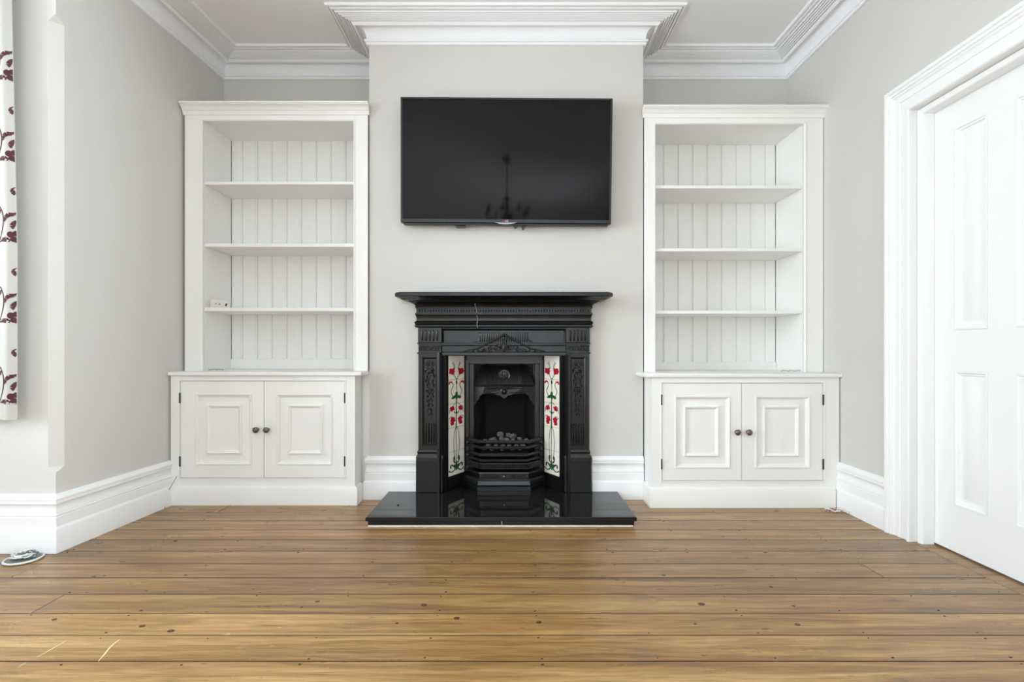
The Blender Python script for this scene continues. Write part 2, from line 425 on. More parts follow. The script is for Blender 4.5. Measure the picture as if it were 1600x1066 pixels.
baseboard('baseboard_right', [(XR, 2.545), (XR, 2.935)], 'tall white moulded baseboard between door frame and right cabinet')
baseboard('baseboard_rear', [(BAY, AY-0.04), (BAY, BAY_Y), (LX2, BAY_Y), (LX2, YR), (XR, YR), (XR, 1.575)], 'white moulded baseboard round the bay and rear walls')

# windows out of frame: the bay one, and two added for fill light
def window(name, fn, u0, u1, z0, z1, label):
    """fn(u, d, z) -> 3-D ; d = depth into the wall from the room face"""
    root = struct(thing(name, fn((u0+u1)/2, 0.0, z0), None, None), label, 'window')
    def bar(n, a0, a1, c0, c1, d0, d1):
        p = [fn(a, d, c) for a in (a0, a1) for d in (d0, d1) for c in (c0, c1)]
        xs = [q[0] for q in p]; ys = [q[1] for q in p]; zz = [q[2] for q in p]
        return MB().box(min(xs), max(xs), min(ys), max(ys), min(zz), max(zz)).build(n, 'wood_white' if n != 'pane' else 'glass', root)
    w = 0.055; zm = (z0+z1)/2; um = (u0+u1)/2
    bar('frame_stile', u0, u0+w, z0, z1, 0.04, 0.11); bar('frame_stile', u1-w, u1, z0, z1, 0.04, 0.11)
    bar('frame_rail', u0+w, u1-w, z0, z0+w, 0.04, 0.11); bar('frame_rail', u0+w, u1-w, z1-w, z1, 0.04, 0.11)
    bar('mullion', um-0.03, um+0.03, z0+w, z1-w, 0.04, 0.11)
    for a0, a1 in ((u0+w, um-0.03), (um+0.03, u1-w)):
        bar('meeting_rail', a0, a1, zm-0.022, zm+0.022, 0.05, 0.10)
        for c0, c1 in ((z0+w, zm-0.022), (zm+0.022, z1-w)): bar('pane', a0, a1, c0, c1, 0.073, 0.077)
    bar('sill', u0-0.05, u1+0.05, z0-0.03, z0, -0.04, 0.0)
    return root
window('window_1', lambda u, d, z: (BAY-d, u, z), WY0, WY1, WZ0, WZ1, 'tall white sash window in the left bay')
window('fill_window_3', lambda u, d, z: (XR+d, u, z), SY0, SY1, SZ0, SZ1, 'added white sash window for fill light in the right wall behind the camera')
window('fill_window_2', lambda u, d, z: (u, YR-d, z), RX0, RX1, RZ0, RZ1, 'added wide white sash window for fill light in the rear wall')

# ------------------------------------------------------------------ door in the right wall
aprof = [(0, 0), (0, 0.018), (0.004, 0.023), (0.012, 0.023), (0.016, 0.017), (0.018, 0.014), (0.060, 0.014), (0.062, 0.018), (0.070, 0.019), (0.074, 0.015), (0.090, 0.017),
         (0.097, 0.024), (0.103, 0.024), (0.106, 0.030), (0.118, 0.030), (0.122, 0.036), (0.134, 0.038), (0.139, 0.034), (0.140, 0)]
JY0, JY1, JZ = 1.722, 2.398, 2.023
o = MB().sweep([(JY1, 0), (JY1, JZ), (JY0, JZ), (JY0, 0)], aprof, lambda a, bb, h: (XR-h, a, bb), side=-1).build('trim_2', 'wood_white', smooth=35)
arch = struct(o, 'wide white moulded architrave round the right-hand door', 'architrave')
b = MB()
o = struct(MB().sweep([(JY1, 0), (JY1, JZ), (JY0, JZ), (JY0, 0)], [(0.0006, XR+0.0006), (0.0195, XR+0.0006), (0.0195, XR+0.16), (0.0006, XR+0.16)], lambda a, bb, h: (h, a, bb), side=-1).build('trim_3', 'wood_white', bevel=0.002), 'white door lining inside the architrave', 'door lining')
sp = [(0, 1.892+0.004), (0, 1.949), (-0.028, 1.949), (-0.028, 1.900), (-0.024, 1.893), (-0.018, 1.890), (-0.004, 1.890)]
MB().sweep([(JY1, 0), (JY1, JZ), (JY0, JZ), (JY0, 0)], sp, lambda a, bb, h: (h, a, bb), side=-1).build('door_stop', 'wood_white', o, smooth=40)
XD = 1.951
d0, d1 = JY0+0.004, JY1-0.004
door = struct(thing('door_1', (XD+0.02, (d0+d1)/2, 0.008), None, None), 'white four panel door in the right wall', 'door')
pc = [(2.262, 2.104), (1.987, 1.829)]; rows = [(0.213, 0.808), (0.988, 1.880)]
zt = 2.018
def dbox(n, ya, yb, za, zb): return MB().box(XD, XD+0.04, ya, yb, za, zb).build(n, 'wood_white', door)
dbox('stile', pc[0][0], d1, 0.008, zt); dbox('stile', d0, pc[1][1], 0.008, zt)
dbox('mullion', pc[1][0], pc[0][1], rows[0][0], zt-0.138)
for za, zb in ((0.008, rows[0][0]), (rows[1][1], zt)): dbox('rail', pc[1][1], pc[0][0], za, zb)
for ya, yb in pc: dbox('rail', yb, ya, rows[0][1], rows[1][0])
for ya, yb in pc:
    for za, zb in rows:
        def rr(i, x): return [(x, yb+i, za+i), (x, ya-i, za+i), (x, ya-i, zb-i), (x, yb+i, zb-i)]
        p = MB().loft([rr(0, XD+0.012), rr(0, XD), rr(0.002, XD-0.004), rr(0.008, XD-0.005), rr(0.012, XD+0.001), rr(0.018, XD+0.003), rr(0.022, XD+0.010)], cap=True)
        p = MB().loft([rr(0.0005, XD+0.02), rr(0.0005, XD-0.003), rr(0.007, XD-0.004), rr(0.012, XD+0.002), rr(0.018, XD+0.003), rr(0.021, XD+0.010), rr(0.034, XD+0.010), rr(0.046, XD+0.004)])
        p.build('panel', 'wood_white', door, smooth=30)

# ------------------------------------------------------------------ base cabinets, worktops, bookcases
def rect(x0, x1, z0, z1, y): return [(x0, y, z0), (x1, y, z0), (x1, y, z1), (x0, y, z1)]

def base_cabinet(side, yf, xl, xr, ztop, opening, meet, panels, knobs, hinges, plinth_y, label, xpl, xpr):
    """all pixel measures taken on the front plane yf"""
    X = lambda p: PX(p, yf); Z = lambda p: PZ(p, yf)
    root = thing('base_cabinet', ((xl+xr)/2, (yf+YB)/2, 0), label, 'cabinet', 'white cupboards below the bookcases')
    ox0, ox1, oz1, oz0 = X(opening[0]), X(opening[1]), Z(opening[2]), Z(opening[3])
    zp = PZ(plinth_y, yf)
    T = 0.022
    for a0, a1 in ((xl, ox0), (ox1, xr)):
        MB().box(a0, a1, yf, yf+T, zp-0.03, ztop).build('stile', 'cab_white', root, bevel=0.0015)
    MB().box(ox0, ox1, yf, yf+T, oz1, ztop).build('top_rail', 'cab_white', root)
    MB().box(ox0, ox1, yf, yf+T, zp-0.03, oz0).build('bottom_rail', 'cab_white', root)
    # beading round the opening
    MB().sweep([(ox0, oz0), (ox1, oz0), (ox1, oz1), (ox0, oz1)], [(0, yf-0.004), (-0.007, yf-0.004), (-0.009, yf-0.001), (-0.009, yf+0.001), (0, yf+0.001)],
               lambda a, bb, h: (a, h, bb), closed=True).build('opening_bead', 'cab_white', root)
    for s in (0, 1):
        a0, a1 = ((xl, xl+0.018), (xr-0.018, xr))[s]
        yb_ = YB-0.002 if ((side < 0) == (s == 1)) else YA-0.01
        MB().box(a0, a1, yf+T, yb_, 0.0, ztop).build('side_panel', 'cab_white', root)
    MB().box(xl+0.018, xr-0.018, yf+0.06, yf+0.065, 0.05, ztop-0.002).build('inner_back', 'gap', root)
    if side < 0: MB().box(xr-0.004, BX0-0.001, YB+0.0135, YB+0.03, 0.0, ztop).build('filler_strip', 'cab_white', root)
    # plinth with a chamfered top, returned on the breast side
    pp = [(0, 0), (0.016, 0), (0.016, zp-0.014), (0.012, zp-0.006), (0, zp)]
    path = [(xpl, yf), (xpr, yf), (xpr, YB-0.034)] if side < 0 else [(xpl, YB-0.034), (xpl, yf), (xpr, yf)]
    MB().sweep(path, pp, XY, side=-1).build('plinth', 'cab_white', root, smooth=30)
    g = 0.0028
    spans = [(ox0+g, X(meet)-g*0.5), (X(meet)+g*0.5, ox1-g)]
    for i, (a0, a1) in enumerate(spans):
        z0, z1 = oz0+g, oz1-g
        po, pi = panels[i]
        O = (X(po[0]), X(po[1]), Z(po[3]), Z(po[2])); I = (X(pi[0]), X(pi[1]), Z(pi[3]), Z(pi[2]))
        def R(r, k, y): return rect(r[0]+k, r[1]-k, r[2]+k, r[3]-k, y)
        yd = yf+0.001
        dm = MB().loft([rect(a0, a1, z0, z1, yd+0.02), rect(a0, a1, z0, z1, yd), R(O, 0, yd)], cap=False)
        d = dm.loft([R(O, 0, yd), R(O, 0.0, yd+0.012)], cap=False).build('door', 'cab_white', root)
        MB().loft([R(O, 0.0, yd+0.002), R(O, 0.001, yd-0.004), R(O, 0.006, yd-0.006), R(O, 0.010, yd-0.002), R(O, 0.016, yd+0.001), R(O, 0.020, yd+0.013)], cap=False).build('outer_moulding', 'cab_white', d, smooth=30)
        MB().loft([R(O, 0.0195, yd+0.018), R(O, 0.0195, yd+0.013), R(I, -0.001, yd+0.010), R(I, 0.014, yd+0.010), R(I, 0.02, yd+0.011)]).build('panel', 'cab_white', d)
        MB().loft([R(I, -0.001, yd+0.010), R(I, 0.0, yd+0.001), R(I, 0.005, yd-0.002), R(I, 0.012, yd+0.002), R(I, 0.017, yd+0.007), R(I, 0.019, yd+0.013)], cap=False).build('inner_moulding', 'cab_white', d, smooth=30)
        kx, kz = PX(knobs[i][0], yf-0.02), PZ(knobs[i][1], yf-0.02)
        MB().lathe([(0.0005, 0.0), (0.010, 0.0), (0.010, -0.003), (0.006, -0.006), (0.0055, -0.013), (0.011, -0.017), (0.0165, -0.022), (0.0175, -0.027), (0.015, -0.032), (0.008, -0.0355), (0.0005, -0.036)],
                   (kx, yd, kz), 'y', 20).build('knob', 'knob', d, smooth=40)
        hx = a0-0.003 if i == 0 else a1+0.003
        for hz in hinges:
            MB().lathe([(0.0003, -0.031), (0.0038, -0.030), (0.0045, -0.027), (0.0045, 0.027), (0.0038, 0.030), (0.0003, 0.031)], (hx, yf-0.0025, Z(hz)), 'z', 10).build('hinge', 'hinge', d, smooth=40)
    return root

def worktop(x0, x1, yf, z, label, ext, side):
    # plan polygon: main slab, front overhang, short return on the breast face
    root = []
    b = MB()
    if side < 0: poly = [(x0, YA-0.004), (x0, yf), (x1, yf), (x1, YB-0.002), (BX0-0.002, YB-0.002), (BX0-0.002, YA-0.004)]
    else: poly = [(BX1+0.002, YA-0.004), (BX1+0.002, YB-0.002), (x0, YB-0.002), (x0, yf), (x1, yf), (x1, YA-0.004)]
    c = Vector((sum(p[0] for p in poly)/6, sum(p[1] for p in poly)/6))
    def ring(k, zz): return [(x+(k if x < c.x-0.3 else -k), y+(k if y < YB-0.05 else 0), zz) for x, y in poly]
    b.loft([ring(0.006, z-0.024), ring(0.002, z-0.022), ring(0.0, z-0.017), ring(0.0, z-0.006), ring(0.0025, z-0.0015), ring(0.006, z)])
    return tag(b.build('worktop', 'cab_white', smooth=40), label, 'worktop', 'white ledges under the bookcases')

def bookcase(side, yu, xo0, xo1, xi0, xi1, zb, zt_open, z_frame, z_crown, yback, shelves, grooves, rail_z, crown, label):
    root = thing('bookcase', ((xo0+xo1)/2, (yu+yback)/2, zb), label, 'bookcase', 'white built-in bookcases beside the chimney breast')
    T = 0.016
    MB().box(xo0, xi0, yu, yu+T, zb, z_frame).build('stile', 'cab_white', root, bevel=0.0015)
    MB().box(xi1, xo1, yu, yu+T, zb, z_frame).build('stile', 'cab_white', root, bevel=0.0015)
    MB().box(xi0, xi1, yu, yu+T, zt_open, z_frame).build('top_rail', 'cab_white', root)
    MB().sweep([(xi0, zb), (xi0, zt_open), (xi1, zt_open), (xi1, zb)], [(0.0, yu+0.001), (0, yu-0.003), (0.004, yu-0.004), (0.008, yu), (0.010, yu+0.004), (0.010, yu+0.01), (0.0, yu+0.01)],
               lambda a, bb, h: (a, h, bb), side=-1).build('edge_bead', 'cab_white', root)
    ins = 0.011
    MB().box(xi0-0.03, xi0+ins, yu+T, yback, zb, zt_open+0.03).build('side_panel', 'cab_white', root)
    MB().box(xi1-ins, xi1+0.03, yu+T, yback, zb, zt_open+0.03).build('side_panel', 'cab_white', root)
    MB().box(xi0+ins, xi1-ins, yu+T, yback, zt_open-0.002, zt_open+0.016).build('top_panel', 'cab_white', root)
    # tongue and groove back boards
    ed = [xi0+ins]+[g for g in grooves if xi0+ins+0.01 < g < xi1-ins-0.01]+[xi1-ins]
    for i in range(len(ed)-1):
        a, c = ed[i]+0.0008, ed[i+1]-0.0008; k = 0.0035
        MB().prism([(a, yback+0.012), (a, yback+k), (a+k, yback), (c-k-0.007, yback), (c-k-0.005, yback+0.002), (c-k-0.003, yback), (c-k, yback), (c, yback+k), (c, yback+0.012)],
                   lambda p, q, h: (p, q, h), zb, zt_open).build('back_board', 'cab_white', root)
    MB().box(xi0+ins, xi1-ins, yback-0.013, yback, zb, rail_z).build('back_rail', 'cab_white', root, bevel=0.003)
    for z1, th in shelves:
        MB().box(xi0+ins+0.0005, xi1-ins-0.0005, yu+0.020, yback-0.001, z1-th, z1).build('shelf', 'cab_white', root, bevel=0.002)
    h = z_crown-z_frame
    cp = [(0, z_frame-0.012), (0.006, z_frame-0.012), (0.008, z_frame-0.006), (0.012, z_frame+0.004), (0.012, z_frame+0.010), (0.018, z_frame+0.012), (0.021, z_frame+h*0.35), (0.028, z_frame+h*0.55),
          (0.040, z_frame+h*0.68), (0.044, z_frame+h*0.70), (0.044, z_frame+h*0.78), (0.050, z_frame+h*0.80), (0.050, z_crown-0.003), (0.047, z_crown), (0, z_crown)]
    MB().sweep([(crown[0], yu), (crown[1], yu)], cp, XY, side=-1).build('crown_moulding', 'cab_white', root, smooth=30)
    MB().box(xo0+0.004, xo1-0.004, yu+0.001, YA-0.003, z_frame-0.012, z_frame+0.01).build('top_board', 'cab_white', root)
    return root

YL = 2.978; zwl = 0.774
base_cabinet(-1, YL, -1.993, PX(555, YL), zwl-0.024, (281.5, 538.8, 595.4, 747.3), 412.4,
             [((305, 393.6, 615, 727), (322.5, 376.5, 633, 709.5)), ((431.5, 519.3, 615.5, 727), (449.5, 503, 633, 710))],
             [(399.8, 672.2), (416.2, 672.2)], (622, 721), 759.5, 'white two door cupboard on the left of the fireplace with pewter knobs', -1.993+0.006, PX(555, YL)+0.0)
YRt = 2.930; zwr = 0.767
base_cabinet(1, YRt, PX(1018.5, YRt), 1.866, zwr-0.024, (1033.7, 1286, 598.5, 751.5), 1158.8,
             [((1053.9, 1141, 618.5, 732), (1069, 1123.4, 635, 713.7)), ((1179.5, 1265.4, 618.5, 732), (1193.4, 1249, 635, 713.7))],
             [(1152.7, 675.9), (1170.7, 675.9)], (625, 725.5), 761.5, 'white two door cupboard on the right, next to the door frame', PX(1018.5, YRt), 1.836)
worktop(-1.996, PX(564.5, YL-0.02), YL-0.022, zwl, 'thin white ledge on the left cupboard under the bookcase', 0, -1)
worktop(PX(1006, YRt-0.02), 1.869, YRt-0.022, zwr, 'thin white ledge on the right cupboard under the bookcase', 0, 1)
YU = 3.085
gl = [PX(379+23.1*k, 3.40) for k in range(8)]
gr = [PX(1037+22.7*k, 3.42) for k in range(8)]
zf = lambda p: PZ(p, YU+0.02)
bookcase(-1, YU, PX(288.5, YU), BX0-0.004, PX(313.5, YU), PX(554.5, YU), zwl, PZ(186.5, YU), PZ(177, YU), PZ(157.3, YU-0.05), 3.40,
         [(zf(283.8), 0.018), (zf(380.5), 0.021), (zf(481), 0.021)], gl, PZ(561, 3.39), (PX(287, YU), PX(577.5, YU)),
         'white open bookcase left of the television with a socket block on its lowest shelf')
bookcase(1, YU, BX1+0.004, PX(1286.5, YU), PX(1022, YU), PX(1259.5, YU), zwr, PZ(191.5, YU), PZ(181.5, YU), PZ(163, YU-0.05), 3.42,
         [(zf(289.8), 0.018), (zf(388), 0.019), (zf(485.5), 0.019)], gr, PZ(566, 3.41), (PX(1003.5, YU), PX(1287.5, YU)),
         'white open bookcase right of the television with empty shelves')

# ------------------------------------------------------------------ hearth
HZ = 0.05; HF = 2.600
hx0, hx1 = PX(571, HF), PX(995.2, HF)
hearth = thing('hearth', ((hx0+hx1)/2, 2.85, 0), 'polished black granite hearth slab on the floor under the fireplace', 'hearth')
def inset_slab(x0, x1, y0, y1, lv):
    return MB().loft([[(x0+k, y0+k, z), (x1-k, y0+k, z), (x1-k, y1, z), (x0+k, y1, z)] for k, z in lv])
inset_slab(hx0, hx1, HF, YB-0.002, [(0.004, 0.028), (0, 0.031), (0, 0.046), (0.004, HZ)]).build('slab', 'granite', hearth)
# tongue under the fire opening
MB().box(OX0+0.004, OX1-0.004, YB-0.0015, 3.44, 0.0, HZ).build('back_hearth', 'granite', hearth)
jx = PX(784, HF)
for a0, a1 in ((hx0+0.010, jx-0.001), (jx+0.001, hx1-0.012)):
    MB().box(a0, a1, HF+0.010, HF+0.028, 0.006, 0.028).build('riser', 'granite', hearth)
MB().box(hx0+0.010, hx0+0.028, HF+0.0285, YB-0.035, 0.006, 0.028).build('riser', 'granite', hearth)
MB().box(hx1-0.030, hx1-0.012, HF+0.0285, YB-0.035, 0.006, 0.028).build('riser', 'granite', hearth)
MB().box(jx-0.001, jx+0.001, HF+0.0105, HF+0.027, 0.006, 0.028).build('joint', 'mortar', hearth)
b = MB(); n = 60; pts = []
for i in range(n+1):
    x = hx0+0.012+(hx1-hx0-0.03)*i/n
    pts.append((x, HF+0.005+random.uniform(-0.003, 0.003)))
b.loft([[(x, y, 0.0006), (x, HF+0.03, 0.0006), (x, HF+0.03, 0.0062), (x, y+0.003, 0.0062)] for x, y in pts])
b.build('mortar_bed', 'mortar', hearth)
MB().loft([[(PX(620, 2.80), 2.80, HZ), (PX(623.5, 2.79), 2.785, HZ), (PX(623, 2.81), 2.82, HZ)], [(PX(620.3, 2.80), 2.80, HZ+0.0025), (PX(623.3, 2.79), 2.786, HZ+0.0025), (PX(622.8, 2.81), 2.818, HZ+0.0025)]]).build('flake', 'iron_dark', hearth)

# ------------------------------------------------------------------ fireplace
FX = -0.0565                                        # centre line
FY = 3.062                                          # front plane
fp = thing('fireplace', (FX, YB-0.02, HZ), 'black cast iron fireplace with tiled cheeks and mantel shelf', 'fireplace')
def FPX_(p): return PX(p, FY)
def FZ(p): return PZ(p, FY)
bx0, bx1 = FX-0.5165, FX+0.5165
# mantel shelf
def plan(x0, x1, yf, yb_, c, k): return [(x0+k, yb_), (x0+k, yf+c+k*0.4), (x0+c+k*0.4, yf+k), (x1-c-k*0.4, yf+k), (x1-k, yf+c+k*0.4), (x1-k, yb_)]
m0, m1 = PX(616.2, 2.94), PX(958.2, 2.94)
b = MB()
b.loft([[(x, y, z) for x, y in plan(m0, m1, 2.925, YB-0.001, 0.028, k)] for k, z in ((0.040, 1.190), (0.030, 1.196), (0.018, 1.203), (0.004, 1.207), (0, 1.211), (0, 1.226), (0.004, 1.231), (0.014, 1.234))])
b.build('mantel_shelf', 'iron', fp, smooth=25)
# cornice under the shelf
cp = [(-0.03, 1.034), (0.008, 1.034), (0.014, 1.040), (0.014, 1.047), (0.009, 1.051), (0.013, 1.056), (0.016, 1.063), (0.012, 1.070), (0.005, 1.074), (0.004, 1.088), (0.008, 1.104), (0.013, 1.112), (0.013, 1.118),
      (0.006, 1.121), (0.006, 1.147), (0.012, 1.150), (0.012, 1.156), (0.010, 1.160), (0.013, 1.168), (0.022, 1.176), (0.035, 1.181), (0.044, 1.187), (0.046, 1.191), (-0.03, 1.191)]
path = [(bx0, YB-0.001), (bx0, FY), (bx1, FY), (bx1, YB-0.001)]
MB().sweep(path, cp, XY, side=-1).build('cornice', 'iron', fp, smooth=28)
# rope of beads
b = MB(); nb = 62
for i in range(nb):
    x = bx0+0.004+(bx1-bx0-0.008)*(i+0.5)/nb
    b.ball((x, FY-0.007, 1.134), 0.0068, 0.006, 0.0095, 6, 4)
b.build('bead_row', 'iron', fp, smooth=60)
# crack running down from the shelf
cr = [(741, 463), (743, 470), (742, 477), (745, 484), (744.5, 491), (746, 499), (745, 507), (746.5, 513)]
b = MB()
pts = [(PX(p, FY-0.02)+random.uniform(-0.001, 0.001), q) for p, q in cr]
off = [-0.046, -0.030, -0.016, -0.014, -0.008, -0.012, -0.016, -0.018]
for i in range(len(pts)-1):
    (xa, qa), (xb_, qb) = pts[i], pts[i+1]; za, zb_ = PZ(qa, FY-0.02), PZ(qb, FY-0.02)
    w = random.uniform(0.0010, 0.0020)
    b.tube([(xa, FY+off[i]-0.001, za), (xb_, FY+off[i+1]-0.001, zb_)], w, 5)
tag(b.build('crack', 'crack', fp), 'pale crack running down the cornice')

# back plate closing behind pilasters, header and cheeks
hp0, hp1 = FX-0.372, FX+0.372
HDZ0, HDZ1 = FZ(556), 1.034
# header
b = MB().box(hp0-0.02, hp1+0.02, FY+0.016, YB+0.03, HDZ0, HDZ1)
head = b.build('header', 'iron', fp)
MB().sweep([(hp0, FZ(535.5)), (hp0, HDZ1-0.006), (hp1, HDZ1-0.006), (hp1, FZ(535.5))], [(0, FY+0.0165), (0, FY+0.004), (-0.004, FY+0.002), (-0.009, FY+0.010), (-0.012, FY+0.0165)],
           lambda a, bb, h: (a, h, bb), side=1).build('panel_border', 'iron', head)
# lower lintel mouldings
for zz0, zz1, yy in ((FZ(540), FZ(536), FY-0.002), (FZ(556), FZ(550.5), FY-0.004), (FZ(550.5), FZ(540), FY+0.008)):
    MB().box(hp0, hp1, yy, FY+0.0165, zz0, zz1).build('lintel_moulding', 'iron', head, bevel=0.003)
# fluted tablet
tx0, tx1, tz0, tz1 = FPX_(748.5), FPX_(825), FZ(535.5), FZ(519)
b = MB().box(tx0, tx1, FY+0.006, FY+0.0165, tz0, tz1)
nf = 22
for i in range(nf):
    x = tx0+(tx1-tx0)*(i+0.5)/nf
    b.tube([(x, FY+0.006, tz0+0.006), (x, FY+0.003, tz0+0.010), (x, FY+0.003, tz1-0.010), (x, FY+0.006, tz1-0.006)], 0.0042, 6)
b.build('fluted_tablet', 'iron', head, smooth=50)
for sgn, px0 in ((-1, 748.5), (1, 825)):
    xb_ = FPX_(px0); b = MB()
    b.tube([(xb_, FY+0.013, tz1), (xb_, FY+0.013, tz0+0.018), (xb_+sgn*0.028, FY+0.013, tz0)], 0.004, 6)
    b.build('tablet_edge', 'iron', head, smooth=50)
# pediment ornament: acanthus with scrolls
b = MB()
def scroll(cx, cz, r, turns, sgn, y, w0=0.0055, start=0.0):
    pts = []; ws = []
    n = int(14*turns)
    for i in range(n+1):
        t = i/n; a = start+sgn*turns*2*PI*t; rr = r*(1-0.85*t)
        pts.append((cx+rr*math.cos(a), y-0.003*t, cz+rr*math.sin(a))); ws.append(w0*(1-0.45*t))
    return pts, ws
yc = FY-0.002
cz0 = FZ(551); 
gable = [(FPX_(724), FZ(549)), (FPX_(745), FZ(545)), (FPX_(770), FZ(533)), (FPX_(785), FZ(524.5)), (FPX_(788), FZ(523)), (FPX_(791), FZ(524.5)), (FPX_(806), FZ(533)), (FPX_(830), FZ(545)), (FPX_(851), FZ(549))]
b.tube([(x, yc-0.002, z) for x, z in gable], [0.003, 0.005, 0.006, 0.006, 0.007, 0.006, 0.006, 0.005, 0.003], 7)
for sg in (-1, 1):
    for dx, dz, r, tn in ((0.045, 0.028, 0.020, 1.6), (0.085, 0.018, 0.016, 1.6), (0.120, 0.012, 0.012, 1.5), (0.155, 0.008, 0.009, 1.4), (0.022, 0.020, 0.012, 1.2)):
        p, w = scroll(FX+sg*dx, cz0+dz, r, tn, sg, yc, 0.0048, PI/2)
        b.tube(p, w, 6)
    for dx, dz, l in ((0.028, 0.052, 0.022), (0.062, 0.040, 0.018), (0.100, 0.028, 0.016), (0.136, 0.018, 0.014)):
        p = [(FX+sg*(dx-l*0.6*t), yc-0.003, cz0+dz-l+l*1.2*t) for t in (0, 0.3, 0.6, 1)]
        b.tube(p, [0.002, 0.006, 0.005, 0.001], 6)
    b.ball((FX+sg*0.185, yc, cz0+0.010), 0.007, 0.006, 0.006)
b.ball((FX, yc-0.002, cz0+0.030), 0.009, 0.007, 0.032, 8, 6)
b.ball((FX, yc-0.002, cz0+0.085), 0.008, 0.006, 0.014, 8, 6)
for sg in (-1, 1):
    b.tube([(FX+sg*0.004, yc-0.003, cz0+0.008), (FX+sg*0.014, yc-0.004, cz0+0.038), (FX+sg*0.010, yc-0.004, cz0+0.066), (FX+sg*0.003, yc-0.003, cz0+0.084)], [0.003, 0.006, 0.005, 0.002], 6)
b.build('pediment_ornament', 'iron', head, smooth=60)

# pilasters
def pilaster(sg):
    c = FX+sg*0.4425; hw = 0.069
    x0, x1 = c-hw, c+hw
    sh0, sh1 = FZ(706), FZ(553)
    # shaft with a sunk panel
    i0, i1, iz0, iz1 = c-0.043, c+0.043, FZ(696), FZ(559)
    b = MB()
    O = (x0, x1, sh0-0.02, sh1); I = (i0, i1, iz0, iz1)
    b.loft([rect(*O, YB-0.001), rect(*O, FY), rect(*I, FY), rect(i0+0.004, i1-0.004, iz0+0.004, iz1-0.004, FY+0.003), rect(i0+0.008, i1-0.008, iz0+0.008, iz1-0.008, FY+0.009)])
    sh = b.build('pilaster', 'iron', fp)
    MB().sweep([(i0, iz0), (i1, iz0), (i1, iz1), (i0, iz1)], [(0, FY+0.001), (-0.002, FY-0.004), (-0.006, FY-0.004), (-0.008, FY+0.001)], lambda a, bb, h: (a, h, bb), closed=True).build('panel_bead', 'iron', sh)
    # capital with flutes
    b = MB().box(x0-0.002, x1+0.002, FY-0.004, YB-0.001, FZ(535.5), 1.0345)
    b.build('capital', 'iron', sh, bevel=0.002)
    b = MB()
    for i in range(5):
        x = c+(i-2)*0.0225
        b.tube([(x, FY-0.003, FZ(532)), (x, FY-0.008, FZ(531)), (x, FY-0.008, FZ(518)), (x, FY-0.003, FZ(517))], 0.0055, 6)
    b.build('capital_flutes', 'iron', sh, smooth=50)
    # rosette band
    b = MB().box(x0, x1, FY-0.001, YB-0.001, FZ(553), FZ(535.5)).box(x0-0.006, x1+0.006, FY-0.010, YB-0.001, FZ(538), FZ(535.8)).box(x0-0.006, x1+0.006, FY-0.010, YB-0.001, FZ(553), FZ(550.5))
    b.build('band', 'iron', sh, bevel=0.002)
    b = MB(); zc = FZ(544.3)
    for i in range(4):
        x = c+(i-1.5)*0.034
        p = [(x+0.013*math.cos(t*PI/6), FY-0.004, zc+0.013*math.sin(t*PI/6)) for t in range(13)]
        b.tube(p, 0.0034, 6); b.ball((x, FY-0.003, zc), 0.006, 0.006, 0.006)
        b.ball((x+0.017, FY-0.003, zc+0.012), 0.004, 0.004, 0.004); b.ball((x+0.017, FY-0.003, zc-0.012), 0.004, 0.004, 0.004)
    b.build('rosette_row', 'iron', sh, smooth=60)
    # floral vine
    b = MB(); yv = FY+0.006; zt = FZ(561); z_b = FZ(656)
    for i in range(7):
        a = PI*(i/6)
        b.tube([(c, yv, zt-0.040), (c+0.014*math.cos(a), yv-0.004, zt-0.040+0.015*math.sin(a)), (c+0.030*math.cos(a), yv-0.002, zt-0.036+0.030*math.sin(a))], [0.002, 0.005, 0.0035], 6)
    pts = []
    for i in range(36):
        t = i/35; pts.append((c+0.010*math.sin(t*PI*5.0), yv-0.001, zt-0.04+(z_b-zt+0.04)*t))
    b.tube(pts, [0.0038*(1-0.5*i/35) for i in range(36)], 6)
    for i, t in enumerate((0.06, 0.16, 0.25, 0.34, 0.43, 0.54, 0.63, 0.72, 0.81, 0.9)):
        z = zt-0.04+(z_b-zt+0.04)*t; s = 1 if i % 2 else -1; sc = 1.15-0.75*t
        for ss in (s, -s*0.7):
            b.tube([(c, yv, z), (c+ss*0.014*sc, yv-0.005, z+0.004), (c+ss*0.026*sc, yv-0.004, z-0.010*sc), (c+ss*0.024*sc, yv, z-0.024*sc)], [0.002, 0.0055*sc+0.001, 0.0055*sc, 0.001], 6)
    p, w = scroll(c, zt-0.190, 0.021, 1.5, sg, yv-0.003, 0.0045, 0); b.tube(p, w, 6); b.ball((c, yv-0.003, zt-0.19), 0.007, 0.006, 0.007)
    b.ball((c, yv-0.002, zt-0.078), 0.018, 0.006, 0.007); 
    b.build('floral_relief', 'iron', sh, smooth=60)
    b = MB()
    for i in range(4):
        x = c+(i-1.5)*0.0165
        b.tube([(x, yv, FZ(692)), (x, yv-0.006, FZ(690.5)), (x, yv-0.006, FZ(664)), (x, yv, FZ(662.5))], 0.0044, 6)
    b.build('lower_flutes', 'iron', sh, smooth=50)
    # base mouldings and plinth block
    pth = [(x0, YB-0.001), (x0, FY), (x1, FY), (x1, YB-0.001)]
    MB().sweep(pth, [(-0.02, FZ(718)), (0.011, FZ(718)), (0.012, FZ(714)), (0.008, FZ(711.5)), (0.003, FZ(709)), (0.006, FZ(706.5)), (0.002, FZ(703.5)), (-0.02, FZ(703.5))], XY, side=-1).build('base_moulding', 'iron', sh, smooth=30)
    MB().box(x0-0.012, x1+0.010, FY-0.014, YB-0.001, HZ+0.0005, FZ(718)).build('plinth_block', 'iron', sh, bevel=0.003)
pilaster(-1); pilaster(1)

